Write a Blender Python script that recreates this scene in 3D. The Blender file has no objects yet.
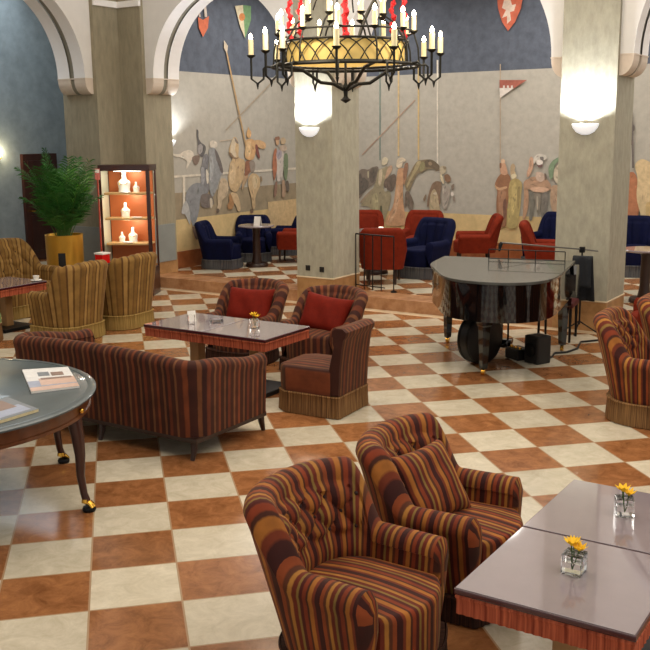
import bpy, bmesh, math, random
import numpy as np
from mathutils import Vector, Matrix
random.seed(7)
SC = bpy.context.scene
COL = SC.collection
PI = math.pi
# ------------------------------------------------------------------ camera
CP = Vector((3.5586, -3.2158, 2.4167))
YAW = 0.210488722 - PI / 4
PITCH, ROLL, FPX = 0.195750137, -0.00998363997, 967.845651
fw = Vector((math.sin(YAW) * math.cos(PITCH), math.cos(YAW) * math.cos(PITCH), -math.sin(PITCH)))
rt0 = Vector((math.cos(YAW), -math.sin(YAW), 0)); up0 = rt0.cross(fw)
rt = rt0 * math.cos(ROLL) + up0 * math.sin(ROLL)
up = up0 * math.cos(ROLL) - rt0 * math.sin(ROLL)
cd = bpy.data.cameras.new('camera'); cam = bpy.data.objects.new('camera', cd); COL.objects.link(cam)
M = Matrix((rt, up, -fw)).transposed().to_4x4(); M.translation = CP
cam.matrix_world = M
cd.sensor_width = 36; cd.lens = FPX / 650 * 36; cd.clip_end = 200
SC.camera = cam
# ------------------------------------------------------------------ light
SC.view_settings.view_transform = 'Standard'; SC.view_settings.look = 'None'
SC.view_settings.gamma = 1; SC.view_settings.use_curve_mapping = False
SC.view_settings.exposure = 0.0
SC.cycles.use_denoising = True
W = bpy.data.worlds.new('world'); SC.world = W; W.use_nodes = True
W.node_tree.nodes['Background'].inputs[0].default_value = (1.0, .98, .95, 1)
W.node_tree.nodes['Background'].inputs[1].default_value = 0.66
def lamp(name, kind, loc, power, color=(1, .86, .66), size=1, size_y=None, rot=(0, 0, 0), spot=None, radius=None):
    l = bpy.data.lights.new(name, kind); l.energy = power; l.color = color
    if kind == 'AREA':
        l.size = size
        if size_y: l.shape = 'RECTANGLE'; l.size_y = size_y
    if kind in ('POINT', 'SPOT'): l.shadow_soft_size = radius or .05
    if kind == 'SPOT': l.spot_size = spot; l.spot_blend = .6
    o = bpy.data.objects.new(name, l); COL.objects.link(o); o.location = loc; o.rotation_euler = rot
    return o
lamp('hall_ceiling_light', 'AREA', (-1.5, 3.2, 6.7), 310, (1, .92, .81), 7, 7)
lamp('right_fill_light', 'AREA', (5.5, 1.5, 6.7), 270, (1, .94, .86), 5, 5)  # added fill from the right for the pillars' side faces
lamp('gallery_light', 'AREA', (-5.7, 11.0, 4.9), 105, (1, .95, .88), 2.2, 2.6)
lamp('gallery_light', 'AREA', (-2.0, 11.0, 4.9), 120, (1, .95, .88), 2.6, 2.6)
lamp('gallery_light', 'AREA', (2.0, 11.0, 4.9), 115, (1, .95, .88), 2.6, 2.6)
lamp('side_gallery_light', 'AREA', (-9.4, 7.5, 4.9), 70, (.85, .93, 1), 2.2, 2.6)

# ------------------------------------------------------------------ materials
def nodes(m): return m.node_tree.nodes, m.node_tree.links
def lin(c):
    return tuple((x / 12.92 if x <= .04045 else ((x + .055) / 1.055) ** 2.4) for x in c)
def hexc(r, g, b): return lin((r / 255, g / 255, b / 255))
def mat(name, col, rough=.6, metal=0, noise=0, nscale=20, bump=0, emit=0, emitcol=None, coat=0, sheen=0, trans=0, stretch=(1, 1, 1), ior=1.45, spec=.5):
    m = bpy.data.materials.new(name); m.use_nodes = True
    N, L = nodes(m); b = N['Principled BSDF']
    b.inputs['Base Color'].default_value = (*col, 1); b.inputs['Roughness'].default_value = rough
    b.inputs['Metallic'].default_value = metal; b.inputs['IOR'].default_value = ior
    b.inputs['Coat Weight'].default_value = coat; b.inputs['Sheen Weight'].default_value = sheen
    b.inputs['Transmission Weight'].default_value = trans
    b.inputs['Specular IOR Level'].default_value = spec
    if sheen: b.inputs['Sheen Roughness'].default_value = .4; b.inputs['Sheen Tint'].default_value = (*[min(1, c * 2.5 + .05) for c in col], 1)
    if emit:
        b.inputs['Emission Color'].default_value = (*(emitcol or col), 1); b.inputs['Emission Strength'].default_value = emit
    if noise or bump:
        tc = N.new('ShaderNodeTexCoord'); mp = N.new('ShaderNodeMapping'); mp.inputs['Scale'].default_value = stretch
        L.new(tc.outputs['Object'], mp.inputs[0])
        t = N.new('ShaderNodeTexNoise'); t.inputs['Scale'].default_value = nscale; t.inputs['Detail'].default_value = 6; t.inputs['Roughness'].default_value = .65
        L.new(mp.outputs[0], t.inputs['Vector'])
        if noise:
            r = N.new('ShaderNodeValToRGB'); r.color_ramp.elements[0].position = .3; r.color_ramp.elements[1].position = .7
            r.color_ramp.elements[0].color = (*[c * (1 - noise) for c in col], 1)
            r.color_ramp.elements[1].color = (*[min(1, c * (1 + noise)) for c in col], 1)
            L.new(t.outputs['Fac'], r.inputs[0]); L.new(r.outputs[0], b.inputs['Base Color'])
        if bump:
            bp = N.new('ShaderNodeBump'); bp.inputs['Strength'].default_value = bump; bp.inputs['Distance'].default_value = .02
            L.new(t.outputs['Fac'], bp.inputs['Height']); L.new(bp.outputs[0], b.inputs['Normal'])
    return m
def stripe_mat(name, cols, period, rough=.8, sheen=.15):
    """velvet striped along the UV u axis (u is in metres round the piece)"""
    m = bpy.data.materials.new(name); m.use_nodes = True
    N, L = nodes(m); b = N['Principled BSDF']; b.inputs['Roughness'].default_value = rough
    b.inputs['Sheen Weight'].default_value = sheen; b.inputs['Sheen Roughness'].default_value = .45
    b.inputs['Specular IOR Level'].default_value = .25
    b.inputs['Sheen Tint'].default_value = (.9, .55, .3, 1)
    uv = N.new('ShaderNodeUVMap'); uv.uv_map = 'UVMap'
    sp = N.new('ShaderNodeSeparateXYZ'); L.new(uv.outputs[0], sp.inputs[0])
    nz = N.new('ShaderNodeTexNoise'); nz.inputs['Scale'].default_value = 14; nz.inputs['Detail'].default_value = 3; L.new(uv.outputs[0], nz.inputs['Vector'])
    ma = N.new('ShaderNodeMath'); ma.operation = 'MULTIPLY_ADD'; ma.inputs[1].default_value = .006; L.new(nz.outputs['Fac'], ma.inputs[0]); L.new(sp.outputs['X'], ma.inputs[2])
    d = N.new('ShaderNodeMath'); d.operation = 'DIVIDE'; d.inputs[1].default_value = period; L.new(ma.outputs[0], d.inputs[0])
    fr = N.new('ShaderNodeMath'); fr.operation = 'FRACT'; L.new(d.outputs[0], fr.inputs[0])
    r = N.new('ShaderNodeValToRGB'); r.color_ramp.interpolation = 'LINEAR'
    els = r.color_ramp.elements; n = len(cols); tot = sum(w for w, c in cols); x = 0; pts = []
    for w, c in cols:
        a, e = x / tot, (x + w) / tot; pts += [(a + .012, c), (e - .012, c)]; x += w
    els[0].position = pts[0][0]; els[0].color = (*pts[0][1], 1); els[1].position = pts[-1][0]; els[1].color = (*pts[-1][1], 1)
    for p, c in pts[1:-1]:
        e = els.new(p); e.color = (*c, 1)
    L.new(fr.outputs[0], r.inputs[0])
    # nap: uneven pile
    n2 = N.new('ShaderNodeTexNoise'); n2.inputs['Scale'].default_value = 9; n2.inputs['Detail'].default_value = 5
    tc = N.new('ShaderNodeTexCoord'); L.new(tc.outputs['Object'], n2.inputs['Vector'])
    mr = N.new('ShaderNodeMapRange'); mr.inputs[1].default_value = .3; mr.inputs[2].default_value = .7; mr.inputs[3].default_value = .78; mr.inputs[4].default_value = 1.2
    L.new(n2.outputs['Fac'], mr.inputs[0])
    mx = N.new('ShaderNodeVectorMath'); mx.operation = 'SCALE'; L.new(r.outputs[0], mx.inputs[0]); L.new(mr.outputs[0], mx.inputs['Scale'])
    L.new(mx.outputs[0], b.inputs['Base Color'])
    return m
def fringe_mat(name, c1, c2, scale=90):
    m = bpy.data.materials.new(name); m.use_nodes = True
    N, L = nodes(m); b = N['Principled BSDF']; b.inputs['Roughness'].default_value = .85; b.inputs['Specular IOR Level'].default_value = .2
    uv = N.new('ShaderNodeUVMap'); uv.uv_map = 'UVMap'; mp = N.new('ShaderNodeMapping'); mp.inputs['Scale'].default_value = (scale, 2, 1); L.new(uv.outputs[0], mp.inputs[0])
    nz = N.new('ShaderNodeTexNoise'); nz.inputs['Scale'].default_value = 1; nz.inputs['Detail'].default_value = 3; L.new(mp.outputs[0], nz.inputs['Vector'])
    r = N.new('ShaderNodeValToRGB'); r.color_ramp.elements[0].position = .35; r.color_ramp.elements[1].position = .65
    r.color_ramp.elements[0].color = (*c1, 1); r.color_ramp.elements[1].color = (*c2, 1)
    L.new(nz.outputs['Fac'], r.inputs[0]); L.new(r.outputs[0], b.inputs['Base Color'])
    bp = N.new('ShaderNodeBump'); bp.inputs['Strength'].default_value = .8; bp.inputs['Distance'].default_value = .01
    L.new(nz.outputs['Fac'], bp.inputs['Height']); L.new(bp.outputs[0], b.inputs['Normal'])
    return m
def floor_mat():
    m = bpy.data.materials.new('marble_checker'); m.use_nodes = True
    N, L = nodes(m); b = N['Principled BSDF']
    tc = N.new('ShaderNodeTexCoord'); mp = N.new('ShaderNodeMapping'); mp.inputs['Rotation'].default_value = (0, 0, -PI / 4); mp.inputs['Scale'].default_value = (1 / .48,) * 3
    L.new(tc.outputs['Object'], mp.inputs[0])
    fl = N.new('ShaderNodeVectorMath'); fl.operation = 'FLOOR'; L.new(mp.outputs[0], fl.inputs[0])
    s = N.new('ShaderNodeSeparateXYZ'); L.new(fl.outputs[0], s.inputs[0])
    ad = N.new('ShaderNodeMath'); ad.operation = 'ADD'; L.new(s.outputs[0], ad.inputs[0]); L.new(s.outputs[1], ad.inputs[1])
    pp = N.new('ShaderNodeMath'); pp.operation = 'PINGPONG'; pp.inputs[1].default_value = 1; L.new(ad.outputs[0], pp.inputs[0])
    rr = N.new('ShaderNodeMath'); rr.operation = 'GREATER_THAN'; rr.inputs[1].default_value = .5; L.new(pp.outputs[0], rr.inputs[0])
    wn = N.new('ShaderNodeTexWhiteNoise'); wn.noise_dimensions = '2D'; L.new(fl.outputs[0], wn.inputs['Vector'])
    nz = N.new('ShaderNodeTexNoise'); nz.inputs['Scale'].default_value = 7; nz.inputs['Detail'].default_value = 9; nz.inputs['Roughness'].default_value = .75; nz.inputs['Distortion'].default_value = .6
    off = N.new('ShaderNodeVectorMath'); off.operation = 'MULTIPLY_ADD'; off.inputs[1].default_value = (9, 9, 9); L.new(wn.outputs['Color'], off.inputs[0]); L.new(tc.outputs['Object'], off.inputs[2]); L.new(off.outputs[0], nz.inputs['Vector'])
    rw = N.new('ShaderNodeValToRGB'); rw.color_ramp.elements[0].position = .25; rw.color_ramp.elements[1].position = .7
    rw.color_ramp.elements[0].color = (*hexc(182, 171, 146), 1); rw.color_ramp.elements[1].color = (*hexc(222, 212, 190), 1)
    rb = N.new('ShaderNodeValToRGB'); rb.color_ramp.elements[0].position = .3; rb.color_ramp.elements[1].position = .68
    rb.color_ramp.elements[0].color = (*hexc(116, 70, 38), 1); rb.color_ramp.elements[1].color = (*hexc(174, 118, 74), 1)
    L.new(nz.outputs['Fac'], rw.inputs[0]); L.new(nz.outputs['Fac'], rb.inputs[0])
    mx = N.new('ShaderNodeMix'); mx.data_type = 'RGBA'; L.new(rr.outputs[0], mx.inputs['Factor']); L.new(rw.outputs[0], mx.inputs[6]); L.new(rb.outputs[0], mx.inputs[7])
    # tile to tile variation
    mr = N.new('ShaderNodeMapRange'); mr.inputs[3].default_value = .86; mr.inputs[4].default_value = 1.08; L.new(wn.outputs['Value'], mr.inputs[0])
    sc = N.new('ShaderNodeVectorMath'); sc.operation = 'SCALE'; L.new(mx.outputs[2], sc.inputs[0]); L.new(mr.outputs[0], sc.inputs['Scale'])
    # joints
    f2 = N.new('ShaderNodeVectorMath'); f2.operation = 'FRACTION'; L.new(mp.outputs[0], f2.inputs[0])
    s2 = N.new('ShaderNodeSeparateXYZ'); L.new(f2.outputs[0], s2.inputs[0])
    js = []
    for k in (0, 1):
        a = N.new('ShaderNodeMath'); a.operation = 'COMPARE'; a.inputs[1].default_value = .5; a.inputs[2].default_value = .489; L.new(s2.outputs[k], a.inputs[0]); js.append(a)
    mu = N.new('ShaderNodeMath'); mu.operation = 'MULTIPLY'; L.new(js[0].outputs[0], mu.inputs[0]); L.new(js[1].outputs[0], mu.inputs[1])
    mj = N.new('ShaderNodeMix'); mj.data_type = 'RGBA'; L.new(mu.outputs[0], mj.inputs['Factor']); mj.inputs[6].default_value = (*hexc(170, 140, 108), 1); L.new(sc.outputs[0], mj.inputs[7])
    L.new(mj.outputs[2], b.inputs['Base Color'])
    b.inputs['Roughness'].default_value = .17; b.inputs['Specular IOR Level'].default_value = .5
    return m
def marble(name, c1, c2, rough=.25, scale=5):
    m = mat(name, c1, rough, noise=.01, nscale=scale)
    r = [n for n in m.node_tree.nodes if n.type == 'VALTORGB'][0]
    r.color_ramp.elements[0].color = (*c1, 1); r.color_ramp.elements[1].color = (*c2, 1)
    return m
MT = {}
MT['floor'] = floor_mat()
MT['step'] = marble('red_marble_step', hexc(150, 102, 66), hexc(196, 150, 110), .25)
MT['plinth'] = marble('orange_marble', hexc(148, 108, 66), hexc(190, 146, 98), .3)
MT['skirt_marble'] = marble('brown_marble', hexc(128, 70, 40), hexc(170, 104, 64), .3)
MT['border'] = marble('pale_border_marble', hexc(214, 192, 156), hexc(232, 214, 184), .2)
MT['pillar'] = mat('olive_stucco', hexc(164, 160, 142), .8, noise=.16, nscale=9, bump=.25, stretch=(1.5, 1.5, .6))
MT['pier'] = mat('brown_olive_stucco', hexc(150, 142, 120), .8, noise=.16, nscale=7, bump=.25, stretch=(2, 2, .5))
MT['bluegrey'] = mat('blue_grey_stucco', hexc(132, 142, 146), .8, noise=.18, nscale=4, bump=.2)
MT['dado'] = mat('grey_stone_dado', hexc(138, 142, 138), .5, noise=.08, nscale=6)
MT['white'] = mat('warm_white_plaster', hexc(226, 224, 220), .8, noise=.03, nscale=5)
MT['white2'] = mat('bright_white_plaster', hexc(240, 238, 236), .8, noise=.02, nscale=5)
MT['corbel'] = mat('corbel_plaster', hexc(214, 200, 184), .8, noise=.05, nscale=6)
MT['stripe'] = mat('grey_arch_stripe', hexc(140, 136, 122), .8)
MT['ceil'] = mat('ceiling_plaster', hexc(226, 222, 214), .9)
MT['fresco_sky'] = mat('fresco_slate_blue', hexc(86, 92, 104), .85, noise=.22, nscale=6, bump=.1)
MT['fresco_air'] = mat('fresco_beige_grey', hexc(172, 167, 156), .85, noise=.1, nscale=8, bump=.1)
MT['fresco_sand'] = mat('fresco_sand', hexc(206, 180, 130), .85, noise=.14, nscale=5, bump=.1)
MT['fresco_field'] = mat('fresco_olive_field', hexc(150, 136, 112), .85, noise=.16, nscale=5, bump=.1)
MT['mahogany'] = mat('dark_mahogany', hexc(58, 28, 20), .3, noise=.25, nscale=10, stretch=(1, 1, .2), coat=.3)
MT['wood'] = mat('warm_brown_wood', hexc(96, 52, 24), .35, noise=.25, nscale=9, stretch=(1, 1, .3), coat=.3)
MT['darkwood'] = mat('dark_leg_wood', hexc(48, 30, 22), .35, noise=.2, nscale=12)
MT['tanwood'] = mat('tan_wood', hexc(160, 122, 78), .4, noise=.15, nscale=10, stretch=(1, 1, .2))
MT['brass'] = mat('brass', hexc(220, 168, 70), .25, 1)
MT['gold'] = mat('hammered_gold', hexc(222, 172, 70), .38, .7, noise=.12, nscale=5, bump=.15, stretch=(1, 1, .3))
MT['iron'] = mat('black_iron', hexc(38, 38, 34), .5, .6)
MT['blackmetal'] = mat('black_metal', hexc(24, 24, 24), .4, .5)
MT['blackplastic'] = mat('black_plastic', hexc(26, 25, 25), .45)
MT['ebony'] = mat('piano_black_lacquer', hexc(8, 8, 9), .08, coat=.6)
MT['ebonytop'] = mat('grey_black_lacquer', hexc(70, 72, 68), .2, coat=.4, noise=.1, nscale=3)  # lid lacquer, greyer and paler than the case
MT['redfabric'] = mat('red_silk', hexc(108, 23, 8), .8, spec=.2, noise=.15, nscale=14, bump=.1)
MT['redvelvet'] = mat('red_velvet', hexc(114, 36, 18), .85, spec=.15, noise=.2, nscale=14, bump=.1)
MT['bluevelvet'] = mat('navy_velvet', hexc(6, 11, 44), .8, spec=.15, noise=.3, nscale=8, bump=.1)
MT['darkred'] = mat('dark_red_velvet', hexc(72, 14, 14), .7, sheen=.3)
MT['jacket'] = mat('black_wool', hexc(28, 31, 36), .9, sheen=.2, noise=.2, nscale=12)
MT['glass'] = mat('clear_glass', (1, 1, 1), .02, trans=1)
MT['water'] = mat('vase_water', (.97, .98, .95), .0, trans=1, ior=1.33)
MT['white_ceramic'] = mat('white_ceramic', hexc(240, 236, 228), .35)
MT['button'] = mat('dark_covered_button', hexc(44, 20, 14), .7)
MT['paper'] = mat('white_paper', hexc(236, 232, 224), .6)
MT['yellow'] = mat('yellow_petals', hexc(246, 194, 24), .6, noise=.15, nscale=40)
MT['leaf'] = mat('palm_leaf', hexc(44, 98, 34), .5, noise=.35, nscale=3)
MT['leafbright'] = mat('palm_leaf_bright', hexc(84, 142, 40), .5, noise=.3, nscale=3)
MT['stem'] = mat('palm_stem', hexc(70, 100, 40), .6)
MT['soil'] = mat('potting_soil', hexc(50, 36, 24), .9)
MT['candle'] = mat('ivory_candle_sleeve', hexc(226, 214, 172), .5, emit=.06, emitcol=hexc(255, 226, 160))
MT['bulb'] = mat('lit_flame_bulb', (1, .9, .72), .3, emit=28, emitcol=(1, .86, .62))
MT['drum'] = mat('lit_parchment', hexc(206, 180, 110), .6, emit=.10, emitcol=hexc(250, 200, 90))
MT['redtassel'] = mat('red_tassel', hexc(190, 24, 34), .6)
MT['sconce'] = mat('white_alabaster', hexc(245, 244, 242), .4, emit=.5, emitcol=(.9, .95, 1))
MT['copper'] = mat('copper_panel', hexc(190, 108, 62), .45, .3)
MT['palewood'] = mat('pale_shelf_wood', hexc(206, 170, 116), .45)
MT['redglass'] = mat('red_glass', hexc(190, 20, 16), .25, emit=.15)
MT['green'] = mat('green_fabric', hexc(120, 140, 86), .8, noise=.25, nscale=9)
MT['leather'] = mat('grey_green_leather_top', hexc(82, 92, 95), .3, noise=.1, nscale=5, coat=.3)
MT['tabletop'] = mat('smoked_glass_top', hexc(140, 128, 131), .05, noise=.06, nscale=3, coat=.8)
MT['tableedge'] = mat('mahogany_edge', hexc(66, 18, 24), .25, coat=.4)
STR = stripe_mat('rust_striped_velvet', [(3, hexc(54, 20, 16)), (1.6, hexc(108, 46, 24)), (2.4, hexc(156, 96, 38)), (1.2, hexc(66, 32, 20)), (2.2, hexc(122, 50, 24)), (2, hexc(74, 24, 18)), (1.4, hexc(126, 98, 46)), (2.2, hexc(98, 36, 20)), (1.8, hexc(160, 108, 46)), (1.6, hexc(82, 42, 24)), (2.0, hexc(128, 60, 28))], .19, sheen=.12)
STRD = stripe_mat('dark_rust_striped_velvet', [(3, hexc(58, 26, 18)), (1.8, hexc(112, 56, 30)), (2.6, hexc(70, 32, 22)), (1.6, hexc(112, 70, 42)), (3, hexc(62, 28, 20)), (2.2, hexc(98, 46, 26)), (2, hexc(50, 22, 18)), (1.6, hexc(104, 62, 36))], .24)
STRG = stripe_mat('gold_striped_velvet', [(3, hexc(132, 100, 50)), (1.2, hexc(92, 62, 26)), (2.6, hexc(152, 118, 64)), (1, hexc(84, 54, 24)), (3, hexc(120, 88, 40)), (1.2, hexc(104, 74, 36))], .17)
FR_B = fringe_mat('brown_fringe', hexc(84, 58, 34), hexc(150, 112, 70))
FR_D = fringe_mat('dark_fringe', hexc(34, 22, 18), hexc(76, 46, 32))
FR_G = fringe_mat('gold_fringe', hexc(122, 98, 50), hexc(170, 140, 82))
FR_R = fringe_mat('red_fringe', hexc(122, 50, 32), hexc(194, 102, 70), 60)
FR_N = fringe_mat('grey_fringe', hexc(50, 52, 60), hexc(98, 96, 94))

# ------------------------------------------------------------------ mesh helpers
class MB:
    def __init__(s): s.v = []; s.f = []; s.uv = []; s.mi = []
    def add(s, vs, fs, uvs=None, mi=0):
        o = len(s.v); s.v += [tuple(v) for v in vs]
        s.uv += [tuple(u) for u in uvs] if uvs is not None else [(v[0], v[2]) for v in vs]
        for f in fs: s.f.append([o + i for i in f]); s.mi.append(mi)
        return s
    def grid(s, P, UV=None, closed_u=False, closed_v=False, mi=0):
        P = np.asarray(P); n, m = P.shape[:2]
        fs = []
        for i in range(n if closed_u else n - 1):
            for j in range(m if closed_v else m - 1):
                a, b = i, (i + 1) % n; c, d = j, (j + 1) % m
                fs.append((a * m + c, b * m + c, b * m + d, a * m + d))
        return s.add(P.reshape(-1, 3), fs, None if UV is None else np.asarray(UV).reshape(-1, 2), mi)
    def box(s, x0, x1, y0, y1, z0, z1, mi=0, bev=0):
        b = bmesh.new(); bmesh.ops.create_cube(b, size=1)
        for v in b.verts:
            v.co = Vector((x0 + (v.co.x + .5) * (x1 - x0), y0 + (v.co.y + .5) * (y1 - y0), z0 + (v.co.z + .5) * (z1 - z0)))
        if bev: bmesh.ops.bevel(b, geom=b.edges[:], offset=bev, segments=2, affect='EDGES', profile=.6)
        s.frombm(b, mi); return s
    def frombm(s, b, mi=0, M=None):
        b.verts.index_update()
        vs = [tuple((M @ v.co) if M else v.co) for v in b.verts]
        s.add(vs, [[v.index for v in f.verts] for f in b.faces], None, mi); b.free(); return s
    def lathe(s, prof, n=24, c=(0, 0, 0), mi=0, sx=1, sy=1):
        P = [[(c[0] + r * math.cos(2 * PI * i / n) * sx, c[1] + r * math.sin(2 * PI * i / n) * sy, c[2] + z) for r, z in prof] for i in range(n)]
        UV = [[(i / n * 2 * PI * max(r for r, z in prof), z) for r, z in prof] for i in range(n)]
        return s.grid(P, UV, closed_u=True, mi=mi)
    def tube(s, pts, r, n=8, mi=0, cap=True):
        pts = [Vector(p) for p in pts]; k = len(pts)
        rs = r if isinstance(r, (list, tuple)) else [r] * k
        P = []; ref = Vector((0, 0, 1))
        t0 = (pts[1] - pts[0]).normalized()
        if abs(t0.dot(ref)) > .95: ref = Vector((1, 0, 0))
        for i in range(k):
            t = (pts[min(i + 1, k - 1)] - pts[max(i - 1, 0)]).normalized()
            a = ref.cross(t)
            if a.length < 1e-4: a = Vector((0, 1, 0)).cross(t)
            a.normalize(); b = t.cross(a); ref = b.cross(t) * -1 if False else b
            ref = t.cross(a)
            P.append([tuple(pts[i] + (a * math.cos(2 * PI * j / n) + b * math.sin(2 * PI * j / n)) * rs[i]) for j in range(n)])
            ref = b
        s.grid(P, None, closed_v=True, mi=mi)
        if cap:
            o = len(s.v)
            s.add(P[0], [list(range(n))[::-1]], None, mi); s.add(P[-1], [list(range(n))], None, mi)
        return s
    def prism(s, poly, z0, z1, mi=0, M=None, bev=0):
        b = bmesh.new(); vs = [b.verts.new((x, y, z0)) for x, y in poly]; f = b.faces.new(vs)
        r = bmesh.ops.extrude_face_region(b, geom=[f])
        for v in [e for e in r['geom'] if isinstance(e, bmesh.types.BMVert)]: v.co.z = z1
        bmesh.ops.recalc_face_normals(b, faces=b.faces[:])
        if bev: bmesh.ops.bevel(b, geom=[e for e in b.edges if e.calc_face_angle(0) > .6], offset=bev, segments=2, affect='EDGES')
        s.frombm(b, mi, M); return s
    def sphere(s, c, r, n=12, mi=0, sz=1):
        prof = [(r * math.sin(PI * i / n), -r * sz * math.cos(PI * i / n)) for i in range(n + 1)]
        return s.lathe(prof, n * 2, c, mi)
    def build(s, name, mats, parent=None, smooth=True, loc=None, auto=None):
        me = bpy.data.meshes.new(name); me.from_pydata(s.v, [], s.f)
        if not isinstance(mats, (list, tuple)): mats = [mats]
        for m in mats: me.materials.append(m)
        ul = me.uv_layers.new(name='UVMap')
        idx = np.zeros(len(me.loops), dtype=np.int32); me.loops.foreach_get('vertex_index', idx)
        ul.data.foreach_set('uv', np.array(s.uv, dtype=np.float32)[idx].ravel())
        me.polygons.foreach_set('material_index', s.mi)
        b = bmesh.new(); b.from_mesh(me); bmesh.ops.remove_doubles(b, verts=b.verts[:], dist=1e-5)
        bmesh.ops.recalc_face_normals(b, faces=b.faces[:])
        for f in b.faces: f.smooth = smooth
        if smooth:
            for e in b.edges:
                if len(e.link_faces) == 2 and e.calc_face_angle(0) > (auto or .75): e.smooth = False
        b.to_mesh(me); b.free()
        o = bpy.data.objects.new(name, me); COL.objects.link(o)
        if parent: o.parent = parent
        if loc: o.location = loc
        return o
def tag(o, label, cat, group=None):
    o['label'] = label; o['category'] = cat
    if group: o['group'] = group
    return o
def thing(name, label, cat, loc=(0, 0, 0), rz=0, group=None):
    o = bpy.data.objects.new(name, None); COL.objects.link(o); o.empty_display_size = .1
    o.location = loc; o.rotation_euler = (0, 0, rz)
    return tag(o, label, cat, group)
def dup(o, parent=None):
    c = o.copy(); COL.objects.link(c)
    if parent: c.parent = parent
    for ch in list(o.children): dup(ch, c)
    return c
def copy_to(root, label, loc, rz=0, group=None, cat=None):
    c = dup(root); c.location = loc; c.rotation_euler = (0, 0, rz); c['label'] = label
    if group: c['group'] = group
    elif 'group' in c: del c['group']
    return c
def struct(name, mb, mats, parent=None, smooth=False):
    o = mb.build(name, mats, parent, smooth)
    if not parent: o['kind'] = 'structure'
    return o
def smst(x): x = max(0, min(1, x)); return x * x * (3 - 2 * x)

# ------------------------------------------------------------------ setting
TL = 8.31                 # front line of the arcade
UP = .17                  # raised gallery floor
HZ = 6.9
struct('floor', MB().box(-7.73, 12, -8, TL, -.1, 0), MT['floor'])
struct('floor_border', MB().box(-7.6, 12, TL - .16, TL, 0, .002), MT['border'])
struct('floor_border', MB().box(-7.73, -7.57, -8, TL - .16, 0, .002), MT['border'])
struct('floor_gallery', MB().box(-10.8, 12, TL + .45, 13.0, -.1, UP), MT['floor'])
struct('floor_gallery', MB().box(-10.8, -8.18, -8, TL + .45, -.1, UP), MT['floor'])
struct('step_back', MB().box(-7.73, 12, TL, TL + .45, -.1, UP + .002, bev=.006), MT['step'])
struct('step_left', MB().box(-8.18, -7.73, -8, TL + .45, -.1, UP + .002, bev=.006), MT['step'])
struct('wall_back', MB().box(-7.6, 12, 13.0, 13.2, 0, 5.2), MT['white'])
struct('wall_gallery_end', MB().box(-7.66, -7.475, TL + .645, 13.0, 0, 5.2), MT['white'])
struct('wall_left', MB().box(-10.8, -10.6, -8, 10.6, 0, 5.2), MT['bluegrey'])
struct('wall_left_end', MB().box(-10.6, -7.66, 10.4, 10.6, 0, 5.2), MT['bluegrey'])
struct('ceiling', MB().box(-8.4, 12, -8, 9.0, HZ, HZ + .1), MT['ceil'])
struct('ceiling_gallery', MB().box(-7.66, 12, TL + .64, 13.2, 5.1, 5.2), MT['ceil'])
struct('ceiling_side_gallery', MB().box(-10.8, -8.4, -8, 10.6, 5.1, 5.2), MT['ceil'])
struct('baseboard_back', MB().box(-7.46, 12, 12.955, 12.999, UP, .46), MT['skirt_marble'])
struct('baseboard_gallery_end', MB().box(-7.474, -7.43, TL + .76, 12.95, UP, .46), MT['skirt_marble'])

def pillar(s0, s1, t0, t1, m, name='pillar', top=HZ):
    p = struct(name, MB().box(s0, s1, t0, t1, .37, top), m)
    struct('plinth', MB().box(s0 - .004, s1 + .004, t0 - .004, t1 + .004, 0, .37, bev=.004), MT['plinth'], p)
    struct('plinth_moulding', MB().box(s0 - .012, s1 + .012, t0 - .012, t1 + .012, .365, .385, bev=.006), MT['border'], p)
    return p
PC = pillar(-4.38, -3.76, TL, TL + .72, MT['pillar'])
PR = pillar(-.515, .15, TL, TL + .72, MT['pillar'])
PE = pillar(3.7, 4.35, TL, TL + .72, MT['pillar'])
pillar(7.6, 8.2, TL, TL + .72, MT['pillar'])
# folded corner pier
K = -7.73
poly = [(K, TL), (-7.25, TL), (-7.25, TL + .64), (K - .75, TL + .64), (K - .75, TL - .52), (K, TL - .52)]
pier = struct('pier_corner', MB().prism(poly, .37, HZ), MT['pier'])
def grow(d): return [(K + d, TL - d), (-7.25 + d, TL - d), (-7.25 + d, TL + .64 + d), (K - .75 - d, TL + .64 + d), (K - .75 - d, TL - .52 - d), (K + d, TL - .52 - d)]
struct('plinth', MB().prism(grow(.004), 0, .37), MT['plinth'], pier)
struct('dado_panel', MB().box(-7.25, -7.232, TL + .05, TL + .59, .37, .98, bev=.004), MT['dado'], pier)
struct('dado_panel', MB().box(K - .70, K - .06, TL - .538, TL - .52, .37, .98, bev=.004), MT['dado'], pier)
struct('cornice', MB().prism([(K + .05, TL - .05), (-7.25 + .02, TL - .05), (-7.25 + .02, TL), (K, TL), (K, TL - .52), (K + .05, TL - .54)], 4.36, 4.45), MT['white2'], pier)
pillar(K - .72, K, 4.1, 4.72, MT['pier'])

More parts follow.
